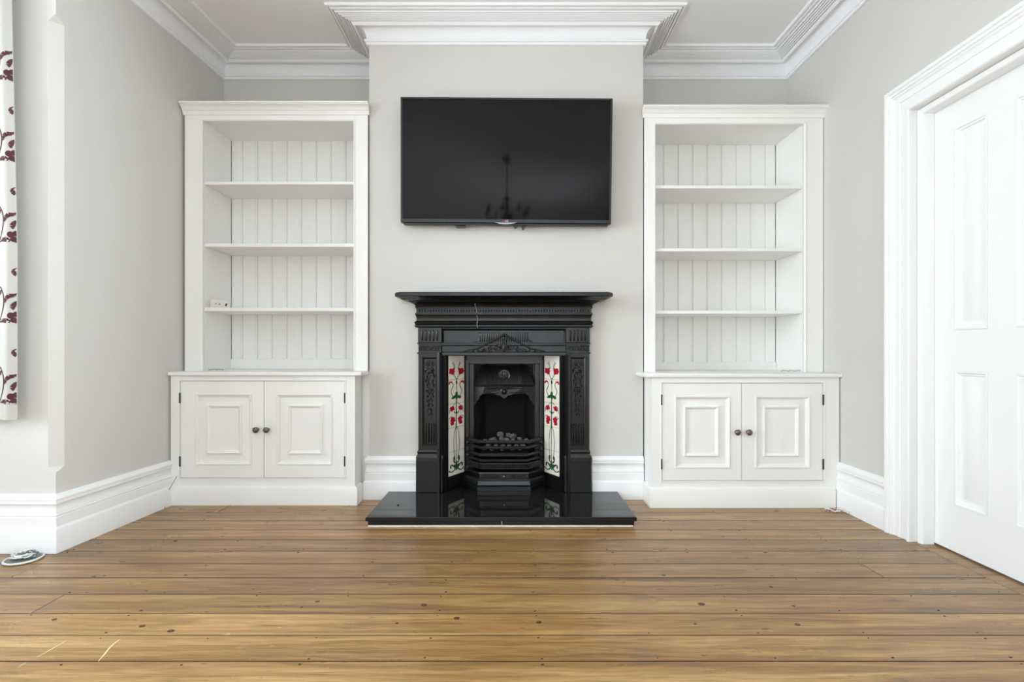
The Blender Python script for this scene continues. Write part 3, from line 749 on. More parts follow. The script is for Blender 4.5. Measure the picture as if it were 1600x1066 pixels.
# splayed cheeks with tiles
CYO, CYI = 3.086, 3.225
CO = 0.336; CI = 0.2515                 # distance of outer / inner cheek edge from the centre line
TZ1 = PZ(556, CYO); TZ0 = PZ(746, CYO)
def cheek(sg):
    po = Vector((FX+sg*CO, CYO)); pi = Vector((FX+sg*CI, CYI)); d = (pi-po).normalized()
    nrm = Vector((-d.y, d.x))*(1 if sg < 0 else -1)
    if nrm.y > 0: nrm = -nrm
    L = (pi-po).length
    def W(u, h, z):                     # u 0..1 from outer to inner edge, h proud of tile face
        q = po+d*(u*L)+nrm*h; return (q.x, q.y, z)
    # iron frame round the tiles
    b = MB()
    b.prism([(-0.42, -0.012), (1.16, -0.012), (1.16, -0.03), (-0.42, -0.03)], lambda u, h, z: W(u, h, z), HZ+0.001, TZ1+0.02)
    ck = b.build('cheek', 'iron', fp)
    MB().prism([(-0.20, 0.008), (-0.20, -0.012), (-0.01, -0.012), (-0.01, 0.003)], lambda u, h, z: W(u, h, z), HZ+0.001, TZ1).build('cheek_edge', 'iron', ck)
    MB().prism([(1.01, 0.003), (1.01, -0.012), (1.10, -0.012), (1.10, 0.006)], lambda u, h, z: W(u, h, z), HZ+0.001, TZ1).build('cheek_edge', 'iron', ck)
    MB().prism([(-0.01, 0.003), (1.01, 0.003), (1.01, -0.012), (-0.01, -0.012)], lambda u, h, z: W(u, h, z), HZ+0.001, TZ0-0.001).build('cheek_foot', 'iron', ck)
    H = (TZ1-TZ0)/5; tiles = []
    for i in range(5):                  # from the top down
        z1 = TZ1-H*i-0.0006; z0 = z1-H+0.0012; k = 0.002
        b = MB().loft([[W(0.0+e, h, z0+f), W(1.0-e, h, z0+f), W(1.0-e, h, z1-f), W(0.0+e, h, z1-f)] for e, f, h in ((0, 0, -0.0115), (0, 0, -0.002), (0.012, k, 0))])
        tiles.append(b.build('tile', 'tile', fp))
    # painted flowers: design space x 45..180, y 80..995
    red = {}; grn = [MB() for _ in range(5)]; drk = [MB() for _ in range(5)]
    flip = sg > 0
    def UV(x, y):
        u = (x-45)/135.0
        return u, (y-80)/915.0
    def pt(x, y, h):
        u, v = UV(x, y)
        if flip: u = 1-(1-u) if False else 1-u
        return W(min(0.985, max(0.015, u)), h, TZ1-(TZ1-TZ0)*v)
    def which(y): return max(0, min(4, int((y-80)/183.0)))
    def pick(dst, x, y):
        if isinstance(dst, dict):
            key = (which(y), x > 112.5, 0 if y < 250 or 400 < y < 530 else 1)
            return dst.setdefault(key, MB())
        return dst[which(y)]
    def stroke(dst, pts, w, h=0.0006):
        ws = w if isinstance(w, (list, tuple)) else [w]*len(pts)
        for i in range(len(pts)-1):
            (xa, ya), (xb_, yb_) = pts[i], pts[i+1]
            dx, dy = xb_-xa, yb_-ya; l = math.hypot(dx, dy) or 1; nx, ny = -dy/l, dx/l
            a, c = ws[i], ws[i+1]
            m = pick(dst, (xa+xb_)/2, (ya+yb_)/2)
            m.add([pt(xa+nx*a, ya+ny*a, h), pt(xb_+nx*c, yb_+ny*c, h), pt(xb_-nx*c, yb_-ny*c, h), pt(xa-nx*a, ya-ny*a, h)], [(0, 1, 2, 3)])
    def blob(dst, cx, cy, rx, ry, rot=0, n=9, jag=0.18, h=0.0007):
        m = pick(dst, cx, cy); ps = []
        for k in range(n):
            a = 2*PI*k/n; r = 1+jag*(1 if k % 2 else -1)
            x, y = rx*r*math.cos(a), ry*r*math.sin(a)
            ps.append(pt(cx+x*math.cos(rot)-y*math.sin(rot), cy+x*math.sin(rot)+y*math.cos(rot), h))
        m.add(ps, [tuple(range(n))])
    cxm = 112.5
    for s in (-1, 1):
        X = lambda v: cxm+s*v
        stroke(drk, bez((X(14), 178), (X(8), 160), (X(26), 150), (X(24), 125), 6), 1.8)
        stroke(drk, bez((X(24), 175), (X(18), 150), (X(34), 145), (X(36), 132), 6), 1.6)
        blob(red, X(38), 200, 26, 22, s*0.5, 10, 0.12); blob(red, X(28), 215, 12, 14, 0, 8, 0.2); blob(red, X(48), 186, 12, 10, 0, 8, 0.1)
        blob(drk, X(20), 180, 7, 6)
        stroke(grn, [(X(26), 222), (X(12), 245), (X(2), 262)], 2.6)
        stroke(red, bez((X(60), 300), (X(62), 278), (X(44), 270), (X(34), 290), 6), [3, 6, 8, 8, 7, 6, 3])
        stroke(drk, bez((X(34), 290), (X(22), 296), (X(28), 320), (X(40), 335), 6), 2.6)
        stroke(drk, bez((X(40), 335), (X(50), 352), (X(44), 370), (X(28), 392), 6), 2.4)
        blob(grn, X(20), 398, 24, 13, s*0.45, 6, 0.1)
        blob(red, X(33), 482, 20, 19, 0, 9, 0.2); blob(red, X(40), 494, 12, 12, 0, 8, 0.1)
        stroke(drk, bez((X(46), 470), (X(58), 470), (X(52), 500), (X(60), 520), 5), 2.0)
        stroke(grn, [(X(26), 460), (X(8), 440)], 2.4); stroke(drk, bez((X(4), 520), (X(14), 525), (X(18), 515), (X(18), 505), 5), 3.2)
        blob(red, X(30), 570, 20, 24, s*0.3, 10, 0.15); blob(red, X(34), 595, 17, 18, 0, 9, 0.12)
        stroke(grn, bez((X(30), 548), (X(44), 540), (X(52), 545), (X(60), 560), 5), 2.2)
        stroke(grn, bez((X(4), 625), (X(30), 690), (X(26), 800), (X(14), 860), 12), 2.3)
        stroke(drk, bez((X(14), 850), (X(28), 862), (X(24), 890), (X(10), 905), 6), 5)
        blob(grn, X(16), 868, 7, 12)
        stroke(drk, bez((X(8), 945), (X(30), 905), (X(56), 900), (X(46), 938), 8), [5, 6, 6, 5, 5, 5, 6, 6, 4])
        stroke(grn, bez((X(6), 935), (X(18), 970), (X(48), 975), (X(62), 950), 8), [6, 6, 5, 5, 4, 4, 4, 5, 5])
        blob(grn, X(10), 930, 8, 22, s*0.35, 6, 0.1)
    stroke(grn, [(cxm, 255), (cxm-1, 300), (cxm, 350)], 2.8); blob(drk, cxm, 285, 7, 16)
    blob(grn, cxm, 385, 13, 34, 0, 6, 0.05)
    stroke(grn, [(cxm, 410), (cxm-2, 470), (cxm-2, 560), (cxm-3, 640)], [5, 4, 4, 5]); blob(drk, cxm, 515, 6, 18)
    stroke(grn, [(cxm-3, 630), (cxm-3, 720), (cxm-4, 800), (cxm-4, 930)], 2.3)
    blob(grn, cxm, 925, 9, 42, 0, 6, 0.05)
    for i in range(5):
        for dst, nm, mt in ((grn, 'green_stems', 'green'), (drk, 'dark_leaves', 'dgreen')):
            if dst[i].f: tag(dst[i].build(nm, mt, tiles[i], recalc=False), kind='stuff')
    for key in sorted(red): red[key].build('red_flower', 'red', tiles[key[0]], recalc=False)
cheek(-1); cheek(1)

# inner arch frame and hood
IY = 3.235
b = MB()
for s in (-1, 1):
    for w0, w1, y in ((0.222, 0.246, IY-0.004), (0.192, 0.222, IY+0.008)):
        b2 = MB().box(FX+s*w0, FX+s*w1, y, IY+0.03, HZ+0.001, PZ(562, IY)); b2.build('opening_frame', 'iron', fp, bevel=0.003)
MB().box(FX-0.246, FX+0.246, IY+0.001, IY+0.03, PZ(569, IY), TZ1+0.02).build('opening_head', 'iron', fp, bevel=0.003)
MB().box(FX-0.345, FX+0.345, FY+0.02, IY+0.03, TZ1+0.001, TZ1+0.018).build('soffit', 'iron', fp)
# firebox
bxw = 0.192; FB = 3.43
b = MB()
b.add([(FX-bxw, IY+0.03, HZ), (FX-0.13, FB, HZ), (FX+0.13, FB, HZ), (FX+bxw, IY+0.03, HZ), (FX-bxw, IY+0.03, 0.86), (FX-0.13, FB-0.04, 0.86), (FX+0.13, FB-0.04, 0.86), (FX+bxw, IY+0.03, 0.86)],
      [(0, 1, 5, 4), (1, 2, 6, 5), (2, 3, 7, 6), (4, 5, 6, 7)])
b.build('firebox', 'iron_dark', fp, recalc=False)
MB().box(FX-0.15, FX+0.15, 3.14, 3.40, 0.260, 0.270).build('grate_bed', 'iron_dark', fp)
# hood
hy1 = IY+0.02; hy0 = 3.175
H = lambda p, q, y: (PX(p, y), y, PZ(q, y))
hz_t, hz_b = PZ(568, hy1), PZ(603, hy0)
def hx(v, s=1): return FX+v
hd = MB()
T0, T1 = 0.108, 0.118   # half widths top / bottom of the centre facet
hd.add([(FX-T0, hy1-0.012, hz_t), (FX+T0, hy1-0.012, hz_t), (FX+T1, hy0, hz_b), (FX-T1, hy0, hz_b), (FX-0.14, hy1, hz_t), (FX+0.14, hy1, hz_t), (FX+0.19, hy0+0.035, hz_b), (FX-0.19, hy0+0.035, hz_b),
        (FX-0.19, hy1+0.008, hz_b), (FX+0.19, hy1+0.008, hz_b)],
       [(0, 1, 2, 3), (4, 0, 3, 7), (1, 5, 6, 2), (4, 7, 8), (5, 9, 6), (7, 3, 2, 6, 9, 8)])
hood = hd.build('hood', 'iron', fp)
def on_hood(u, v, h):   # u -1..1, v 0 top..1 bottom
    y = (hy1-0.012)*(1-v)+hy0*v; z = hz_t*(1-v)+hz_b*v; w = T0*(1-v)+T1*v
    return (FX+u*w, y-h, z)
b = MB(); nr = 22
for i in range(nr):
    u = -0.88+1.76*i/(nr-1)
    b.tube([on_hood(u, 0.10, 0.0005), on_hood(u, 0.92, 0.0005)], 0.0036, 5)
b.build('reeded_panel', 'iron', hood, smooth=50)
b = MB()
b.tube([on_hood(-0.95, 0.05, 0.001), on_hood(-0.95, 0.97, 0.001), on_hood(0.95, 0.97, 0.001), on_hood(0.95, 0.05, 0.001), on_hood(-0.95, 0.05, 0.001)], 0.004, 6)
b.build('panel_frame', 'iron', hood, smooth=50)
cxx, cyy, czz = on_hood(0, 0.5, 0.004)
b = MB().lathe([(0.0005, -0.004), (0.030, -0.004), (0.040, -0.002), (0.040, -0.010), (0.036, -0.013), (0.031, -0.010), (0.030, -0.005), (0.010, -0.006), (0.008, -0.013), (0.0005, -0.015)][1:], (cxx, cyy, czz), 'y', 24)
for i in range(8):
    a = i*PI/4
    b.ball((cxx+0.018*math.cos(a), cyy-0.008, czz+0.018*math.sin(a)), 0.0065, 0.005, 0.0065, 7, 4)
b.build('rosette', 'iron', hood, smooth=45)
# spandrel ornaments either side of the hood
for s in (-1, 1):
    b = MB(); bxx = FX+s*0.165
    for kk in range(3):
        p, w = scroll(bxx-s*0.006*kk+s*0.008, hz_t-0.018-0.026*kk, 0.012-0.002*kk, 1.3, s, IY+0.012, 0.003, 0); b.tube(p, w, 5)
    b.tube([(FX+s*0.186, IY+0.012, hz_t-0.004), (FX+s*0.186, IY+0.012, hz_t-0.115)], 0.004, 6)
    b.tube([(FX+s*0.186, IY+0.012, hz_t-0.004), (FX+s*0.128, IY+0.012, hz_t-0.004)], 0.004, 6)
    b.build('spandrel_ornament', 'iron', hood, smooth=50)
MB().box(FX-0.192, FX+0.192, IY+0.022, IY+0.03, hz_b, hz_t+0.02).build('hood_back_plate', 'iron_dark', hood)
# valance
vy = hy0+0.001
zv1 = hz_b
top = [(-0.192, zv1), (0.192, zv1)]
low = []
for x, q in ((0.192, 633), (0.180, 632.5), (0.172, 628), (0.160, 625), (0.152, 619.5), (0.135, 616), (0.060, 616), (0.040, 617.5), (0.022, 618.5), (0.012, 621), (0.0, 623.5)):
    low.append((x, PZ(q, vy)))
poly = low+[(-x, z) for x, z in reversed(low[:-1])]
poly = poly+[(-0.192, zv1), (-0.12, zv1), (0.0, zv1), (0.12, zv1), (0.192, zv1)]
def vfn(a, z, h): 
    back = max(0.0, abs(a)-0.118)*0.46
    return (FX+a, vy+back+h, z)
MB().prism(poly, vfn, 0.0, 0.012).build('valance', 'iron', hood)
b = MB()
b.tube([vfn(x, zv1-0.002, -0.001) for x in (-0.19, -0.118, 0.118, 0.19)], 0.006, 6)
b.tube([vfn(x, PZ(607.5, vy), -0.0005) for x in (-0.115, 0.115)], 0.003, 6)
b.tube([vfn(x, PZ(614.5, vy), -0.0005) for x in (-0.115, -0.03)], 0.003, 6); b.tube([vfn(x, PZ(614.5, vy), -0.0005) for x in (0.03, 0.115)], 0.003, 6)
b.build('valance_bead', 'iron', hood, smooth=50)
MB().lathe([(0.021, 0.0), (0.021, -0.006), (0.016, -0.009), (0.012, -0.005), (0.011, -0.004), (0.009, -0.010), (0.0005, -0.012)], (FX, vy, PZ(611.5, vy)), 'y', 20).build('valance_boss', 'iron', hood, smooth=45)

# fire basket: bowed bars in three facets
BY0, BY1 = 3.118, 3.232
fl, fr_ = PX(750.6, BY0), PX(821.8, BY0)
hwc = (fr_-fl)/2
def bar_path(e=0.0, f=0.0): return [(FX-0.232-e, BY1), (FX-hwc-f, BY0-f), (FX+hwc+f, BY0-f), (FX+0.232+e, BY1)]
bars = [(688, 693.5), (697.5, 702), (709, 714), (717.5, 722)]
for q0, q1 in bars:
    z1, z0 = PZ(q0, BY0), PZ(q1, BY0)
    MB().sweep(bar_path(), [(0, z0), (0.006, z0), (0.011, (z0+z1)/2-0.003), (0.011, (z0+z1)/2+0.003), (0.005, z1), (0, z1)], XY, side=-1).build('grate_bar', 'iron', fp)
z1, z0 = PZ(723.5, BY0), PZ(732.5, BY0)
lowbar = MB().sweep(bar_path(), [(-0.004, z0), (0.012, z0), (0.012, z0+0.005), (0.008, z0+0.006), (0.012, z1-0.004), (0.010, z1), (-0.004, z1)], XY, side=-1).build('fluted_bar', 'iron', fp)
def flutes(path, o, z0, z1, name, par, step=0.0085, gaps=None):
    b = MB(); cols = []
    for i in range(3):
        p, q = Vector(path[i]), Vector(path[i+1]); d = (q-p); L = d.length; d.normalize(); nn = Vector((d.y, -d.x))
        n = int((L-0.02)/step)
        for k in range(n):
            c = p+d*(0.01+(L-0.02)*(k+0.5)/n)+nn*o
            if gaps and i == 1 and abs(c.x-FX) < gaps: continue
            if gaps and i != 1: continue
            b.tube([(c.x, c.y, z0), (c.x, c.y, z1)], 0.0026, 5)
    return b.build(name, 'iron', par, smooth=50)
flutes(bar_path(), 0.0115, z0+0.006, z1-0.005, 'flutes', lowbar)
for i, (xx, yy) in enumerate(bar_path()[0:1]+bar_path()[3:4]):
    MB().box(xx-0.006, xx+0.006, yy-0.002 if i > 1 else yy-0.006, yy+0.008, PZ(736, BY0), PZ(689, BY0)).build('basket_post', 'iron', fp)
# ash pan cover, flared at the foot
za1, za0 = PZ(737.5, BY0), HZ+0.001
h_ = za1-za0
ap = [(-0.01, za0), (0.040, za0), (0.040, za0+h_*0.22), (0.034, za0+h_*0.25), (0.036, za0+h_*0.32), (0.030, za0+h_*0.52), (0.020, za0+h_*0.62), (0.020, za0+h_*0.66), (0.014, za0+h_*0.68), (0.014, za0+h_*0.90), (0.020, za0+h_*0.93), (0.018, za1), (-0.01, za1)]
AP = [(FX-0.240, BY1), (FX-hwc-0.004, BY0+0.004), (FX+hwc+0.004, BY0+0.004), (FX+0.240, BY1)]
ash = MB().sweep(AP, ap, XY, side=-1).build('ash_pan_cover', 'iron', fp)
flutes(AP, 0.0145, za0+h_*0.70, za0+h_*0.885, 'flutes', ash, 0.007, 0.030)
MB().lathe([(0.004, 0.0), (0.004, -0.010), (0.009, -0.013), (0.010, -0.018), (0.007, -0.023), (0.0005, -0.024)], (FX-0.0, BY0-0.008, za0+h_*0.79), 'y', 14).build('knob', 'knob', ash, smooth=45)

# coals
def coal(x, y, z, r, seed, label):
    rnd = random.Random(seed); bm = bmesh.new(); bmesh.ops.create_icosphere(bm, subdivisions=2, radius=1.0)
    ax = [Vector((rnd.uniform(-1, 1), rnd.uniform(-1, 1), rnd.uniform(-1, 1))).normalized() for _ in range(8)]
    for v in bm.verts:
        d = v.co.normalized(); k = 1.0
        for a in ax: k = min(k, 0.72/max(0.35, abs(d.dot(a))) if abs(d.dot(a)) > 0.72 else k)
        v.co = d*k*(1+rnd.uniform(-0.03, 0.03))
    sc = (r*rnd.uniform(0.95, 1.3), r*rnd.uniform(0.85, 1.1), r*rnd.uniform(0.75, 0.95))
    me = bpy.data.meshes.new('coal')
    for v in bm.verts: v.co = Vector((v.co.x*sc[0], v.co.y*sc[1], v.co.z*sc[2]))
    bm.to_mesh(me); bm.free(); me.materials.append(M['coal']); me.shade_smooth(); me.set_sharp_from_angle(angle=math.radians(16))
    o = bpy.data.objects.new('coal', me); COL.objects.link(o); o.location = (x, y, z); o.rotation_euler = (rnd.uniform(-.4, .4), rnd.uniform(-.4, .4), rnd.uniform(0, 3))
    return tag(o, label, 'coal', 'coals in the fire basket')
ORD = ['leftmost', 'second from the left', 'third from the left', 'fourth from the left', 'fifth from the left', 'sixth from the left', 'seventh from the left']
coal_rows = [('grey coal lump in the back of the heap above the bars, ', [(768, 690.0, 3.245, 0.024), (782, 679.5, 3.24, 0.028), (794, 680.5, 3.24, 0.020), (802.5, 682, 3.23, 0.024)]),
             ('grey coal lump at the front of the heap above the bars, ', [(758, 690, 3.20, 0.020), (771, 688, 3.20, 0.024), (783.5, 686.5, 3.195, 0.022), (792, 688.5, 3.185, 0.017), (801.5, 690, 3.18, 0.018), (812, 686, 3.205, 0.022), (823, 689, 3.21, 0.019)]),
             ('grey coal lump showing between the two top fire bars, ', [(762, 696, 3.165, 0.020), (775, 697, 3.158, 0.022), (786, 697, 3.16, 0.017), (796, 697.5, 3.158, 0.018), (806.5, 697, 3.16, 0.018), (818, 696.5, 3.163, 0.021)]),
             ('grey coal lump low behind the second fire bar, ', [(757, 705.5, 3.170, 0.018), (768, 706, 3.158, 0.021), (784, 706.5, 3.16, 0.020), (801, 706.5, 3.158, 0.020), (813, 706, 3.165, 0.018)])]
ci = 0
for lab, row in coal_rows:
    for j, (p, q, y, r) in enumerate(row):
        r *= random.uniform(0.85, 1.2)
        coal(PX(p, y)+random.uniform(-0.004, 0.004), y, max(PZ(q, y), 0.273+r*0.95), r, 100+ci, lab+ORD[j]); ci += 1

# ------------------------------------------------------------------ television
TVY = 3.008
tv = thing('television', (PX(791, TVY), TVY+0.02, 0), 'large black flat screen television mounted above the fireplace', 'television')
tvw, tvh = 1.242, 0.728
tz = PZ(251.6, TVY+0.01)
tv.location.z = tz
tv.rotation_euler = (math.radians(2.0), math.radians(0.42), 0)
WLOC[tv.name] = Vector((0, 0, 0))       # children are built in the television's own axes
w, h = tvw/2, tvh/2
bz = 0.011; bzb = 0.020
b = MB().loft([[(-w+e, y, -h+e), (w-e, y, -h+e), (w-e, y, h-e), (-w+e, y, h-e)] for e, y in ((0.03, 0.040), (0.010, 0.034), (0, 0.022), (0, -0.012), (0.002, -0.014))], cap=True)
b.build('casing', 'tv_plastic', tv)
b = MB().loft([rect(-w, w, -h, h, -0.010), rect(-w, w, -h, h, -0.018), rect(-w+0.002, w-0.002, -h+0.002, h-0.002, -0.020), rect(-w+bz, w-bz, -h+bzb, h-bz, -0.020), rect(-w+bz, w-bz, -h+bzb, h-bz, -0.0148)], cap=False)
b.build('bezel', 'tv_plastic', tv)
MB().box(-w+bz, w-bz, -0.0165, -0.0145, -h+bzb, h-bz).build('screen', 'tv_screen', tv)
MB().box(-w+0.015, w-0.015, -0.012, 0.030, -h-0.012, -h).build('chin', 'tv_plastic', tv, bevel=0.004)
b = MB(); n = 16; top = []; bot = []
for i in range(n+1):
    t = -1+2*i/n; x = 0.068*t
    top.append((x, -h+0.0045-0.006*(1-t*t)*0.6)); bot.append((x, -h+0.0045-0.013*(1-t*t)))
b.loft([[(x, -0.0225, z), (x2, -0.0225, z2-0.0004), (x2, -0.012, z2-0.0004), (x, -0.012, z)] for (x, z), (x2, z2) in zip(top, bot)])
b.build('silver_lip', 'silver', tv)
for x0, x1, dz in ((-0.305, -0.235, 0.014), (0.04, 0.075, 0.014), (0.088, 0.118, 0.022)):
    MB().loft([[(x0, y, -h-0.010), (x1, y, -h-0.010), (x1-0.012, y, -h-0.010-dz), (x0+0.012, y, -h-0.010-dz)] for y in (0.005, 0.03)]).build('connector', 'tv_plastic', tv)
MB().box(-0.25, 0.25, 0.040, 0.066, -0.2, 0.2).build('wall_bracket', 'tv_plastic', tv)
fc = bpy.data.curves.new('logo', 'FONT'); fc.body = 'LG'; fc.size = 0.017; fc.extrude = 0.0004
to = bpy.data.objects.new('logo_tmp', fc); COL.objects.link(to)
bpy.context.view_layer.update()
me = bpy.data.meshes.new_from_object(to.evaluated_get(bpy.context.evaluated_depsgraph_get()))
bpy.data.objects.remove(to)
me.materials.clear(); me.materials.append(M['logo_white'])
lo = bpy.data.objects.new('logo', me); COL.objects.link(lo); lo.parent = tv; lo.location = (-0.006, -0.0205, -h+0.0055); lo.rotation_euler = (PI/2, 0, 0)
WLOC[lo.name] = Vector((0, 0, 0))
b = MB().lathe([(0.006, -0.0208), (0.006, -0.0200)], (-0.0145, 0, -h+0.0115), 'y', 16)
b.build('emblem', 'logo_red', tv)

# ------------------------------------------------------------------ curtain
cu_y = 2.222
def cedge(z):    # right edge of the cloth
    t = (2.62-z)/2.02
    return -2.180+0.030*min(1, t*1.6)
def cloth(u, z):  # u metres left of the right edge
    x = cedge(z)-u
    amp = 0.016+0.004*(2.6-z)/2
    return (x, cu_y-amp*math.sin(2*PI*(u+0.012)/0.17)*min(1, 0.35+u/0.05), z)
Wc = 0.62; nu, nz = 80, 26
zc0, zc1 = PZ(657, 2.20), 2.60
b = MB(); vs = []; fs = []
for side in (0, 1):
    for j in range(nz+1):
        z = zc0+(zc1-zc0)*j/nz
        for i in range(nu+1):
            p = cloth(Wc*i/nu, z); vs.append((p[0], p[1]+(0.003 if side else 0), p[2]))
st = (nu+1)*(nz+1)
for j in range(nz):
    for i in range(nu):
        a = j*(nu+1)+i
        fs.append((a, a+1, a+nu+2, a+nu+1)); fs.append((st+a, st+a+nu+1, st+a+nu+2, st+a+1))
for j in range(nz):
    for i in (0, nu):
        a = j*(nu+1)+i; fs.append((a, a+nu+1, st+a+nu+1, st+a))
for i in range(nu):
    for j in (0, nz):
        a = j*(nu+1)+i; fs.append((a, st+a, st+a+1, a+1))
b.add(vs, fs)
curtain = tag(b.build('curtain', 'curtain', smooth=60), 'cream curtain with plum trailing flower print hanging at the left edge', 'curtain')
prt = None
def cp_(u, z, h=0.0012):
    p = cloth(u, z); return (p[0], p[1]-h, p[2])
def cstroke(pts, w):
    ws = w if isinstance(w, (list, tuple)) else [w]*len(pts)
    for i in range(len(pts)-1):
        (ua, za), (ub, zb_) = pts[i], pts[i+1]; du, dz = ub-ua, zb_-za; l = math.hypot(du, dz) or 1; nx, nz_ = -dz/l, du/l
        q = [(ua+nx*ws[i], za+nz_*ws[i]), (ub+nx*ws[i+1], zb_+nz_*ws[i+1]), (ub-nx*ws[i+1], zb_-nz_*ws[i+1]), (ua-nx*ws[i], za-nz_*ws[i])]
        q = [(max(0.0005, a), c) for a, c in q]
        prt.add([cp_(a, c) for a, c in q], [(0, 1, 2, 3)])
def cblob(u, z, ru, rz, rot=0, n=12, leaf=True):
    ring = []
    for k in range(n):
        a = 2*PI*k/n; x, y = ru*math.cos(a), rz*math.sin(a)*(1 if abs(math.cos(a)) < 0.9 or not leaf else 0.2)
        ring.append((max(0.0005, u+x*math.cos(rot)-y*math.sin(rot)), z+x*math.sin(rot)+y*math.cos(rot)))
    u = max(u, 0.0005)
    mid = [((a+u)/2, (c+z)/2) for a, c in ring]
    prt.add([cp_(u, z)]+[cp_(a, c) for a, c in mid+ring], [(0, 1+k, 1+(k+1) % n) for k in range(n)]+[(1+k, 1+n+k, 1+n+(k+1) % n, 1+(k+1) % n) for k in range(n)])
REP = 126*2.22/800
zref = PZ(497, 2.2)         # a flower centre
for col in range(4):
    for r in range(-2, 6):
        z = zref+REP*r+(REP*0.5 if col % 2 else 0); u0 = col*0.155
        k = 2.2/800
        S = lambda dx, dy: (u0+dx*k, z-dy*k)      # pixels left of the edge, pixels below the flower
        if z-0.03 < zc0+0.06 or z+0.2 > zc1: continue
        prt = MB()
        for dx, dy, a, c in ((3, 3, 4.2, 4.6), (6.5, -4, 4.2, 5.0), (1.0, -6, 3.6, 4.6), (0.5, 5, 3, 3.5)):
            u_, z_ = S(dx, dy); cblob(u_, z_, a*k, c*k, leaf=False)
        cstroke([S(7, 6), S(12, 4), S(18, 4), S(24, 5.5), S(32, 6.5)], [2*k, 4*k, 3.2*k, 1.3*k, 1.0*k])
        cstroke(bez(S(33, 4), S(20, -4), S(10, -26), S(20, -42), 10)+bez(S(20, -42), S(26, -52), S(34, -50), S(40, -46), 6)[1:], 1.35*k)
        cstroke([S(14, -24), S(12, -31), S(8, -35), S(3, -36), S(0, -39)], [1.2*k, 2.6*k, 3.2*k, 2.6*k, 0.6*k])
        cstroke([S(4, -13), S(4.5, -18), S(2.5, -23), S(0.5, -27)], [0.8*k, 3.2*k, 2.8*k, 0.5*k])
        cstroke([S(22, -44), S(26, -42), S(32, -40), S(36, -38)], [0.8*k, 3.2*k, 3.4*k, 1*k])
        if S(0, 62)[1] > zc0+0.08: cstroke([S(0, 48), S(4.5, 52), S(3, 56), S(0, 60)], [0.5*k, 1.6*k, 3*k, 2.4*k])
        tag(prt.build('printed_flower', 'plum', curtain, recalc=False), kind='stuff')
MB().tube([cp_(Wc*i/40, PZ(631, 2.2), 0.0006) for i in range(41)], 0.0012, 5).build('hem_stitch', 'curtain', curtain)
pole = thing('curtain_pole', (-2.45, cu_y, 2.60), 'slim dark metal curtain pole above the bay curtain', 'curtain pole')
MB().lathe([(0.012, -0.55), (0.012, 0.32)], (-2.45, cu_y+0.001, 2.615), 'x', 14).build('rod', 'brass', pole, smooth=40)
MB().ball((-2.11, cu_y, 2.615), 0.025, 0.025, 0.025, 12, 8).build('finial', 'brass', pole, smooth=60)
MB().tube([(-2.3, cu_y, 2.615), (-2.3, AY-0.001, 2.615)], 0.008, 8).build('bracket', 'brass', pole, smooth=60)

# ------------------------------------------------------------------ small things
# socket block on the lowest left shelf
szl = zf(481)+0.0002
sx0, sy0 = -1.856, 3.135
so = thing('socket_block', (sx0+0.05, sy0+0.04, szl), 'pale plastic double socket block on the lowest shelf of the left bookcase', 'socket')
ca, sa = math.cos(0.35), math.sin(0.35)
def SR(x, y, z): return (sx0+x*ca-y*sa*0.6, sy0+y*ca*0.8+x*sa, szl+z)
MB().loft([[SR(0.000, 0, 0.0), SR(0.108, 0, 0.0), SR(0.108, 0.03, 0.0), SR(0, 0.03, 0.0)], [SR(0.0, 0.002, 0.046), SR(0.108, 0.002, 0.036), SR(0.108, 0.03, 0.038), SR(0.0, 0.03, 0.050)], [SR(0.006, 0.006, 0.056), SR(0.098, 0.006, 0.045), SR(0.098, 0.026, 0.045), SR(0.006, 0.026, 0.056)]]).build('body', 'socket', so, bevel=0.002)
for xx, zz, r in ((0.030, 0.028, 0.0035), (0.050, 0.026, 0.0035), (0.085, 0.020, 0.006), (0.088, 0.028, 0.004)):
    MB().lathe([(r, -0.0015), (r, 0.003)], SR(xx, 0.001, zz), 'y', 8).build('socket_hole', 'gap', so)
def squiggle(name, pts, r, m, label, cat, n=5):
    out = []
    for i in range(len(pts)-1):
        p0, p1, p2, p3 = pts[max(i-1, 0)], pts[i], pts[i+1], pts[min(i+2, len(pts)-1)]
        for s in range(n):
            t = s/n
            out.append(tuple(0.5*((2*b_)+(-a+c)*t+(2*a-5*b_+4*c-d)*t*t+(-a+3*b_-3*c+d)*t**3) for a, b_, c, d in zip(p0, p1, p2, p3)))
    out.append(pts[-1])
    return tag(MB().tube(out, r, 6).build(name, m, smooth=60), label, cat)
zt_ = zwl+0.0018
squiggle('wire', [(PX(322, 3.2)+0.018*i, 3.16+0.02*math.sin(i*1.9), zt_+0.0055*abs(math.sin(i*1.3))) for i in range(8)], 0.0018, 'cable_green', 'thin greenish wire end lying on the left ledge inside the bookcase', 'wire')
zt_ = zwr+0.0018
squiggle('wire', [(PX(1222, 3.12)+0.015*i, 3.13+0.016*math.sin(i*2.1), zt_+0.007*abs(math.sin(i*1.1))) for i in range(9)], 0.0016, 'cable_grey', 'thin grey wire end lying on the right ledge inside the bookcase', 'wire')
# thin cable down the left cabinet corner
squiggle('cable', [(PX(277, 2.953), 2.950, PZ(744, 2.953)), (PX(270, 2.95), 2.948, PZ(756, 2.95)), (PX(262, 2.94), 2.936, PZ(772, 2.93)), (PX(258.5, 2.92), 2.918, 0.020), (PX(257.5, 2.90), 2.90, 0.0022)], 0.0018, 'cable_grey', 'thin grey cable hanging down the corner of the left cupboard', 'cable')
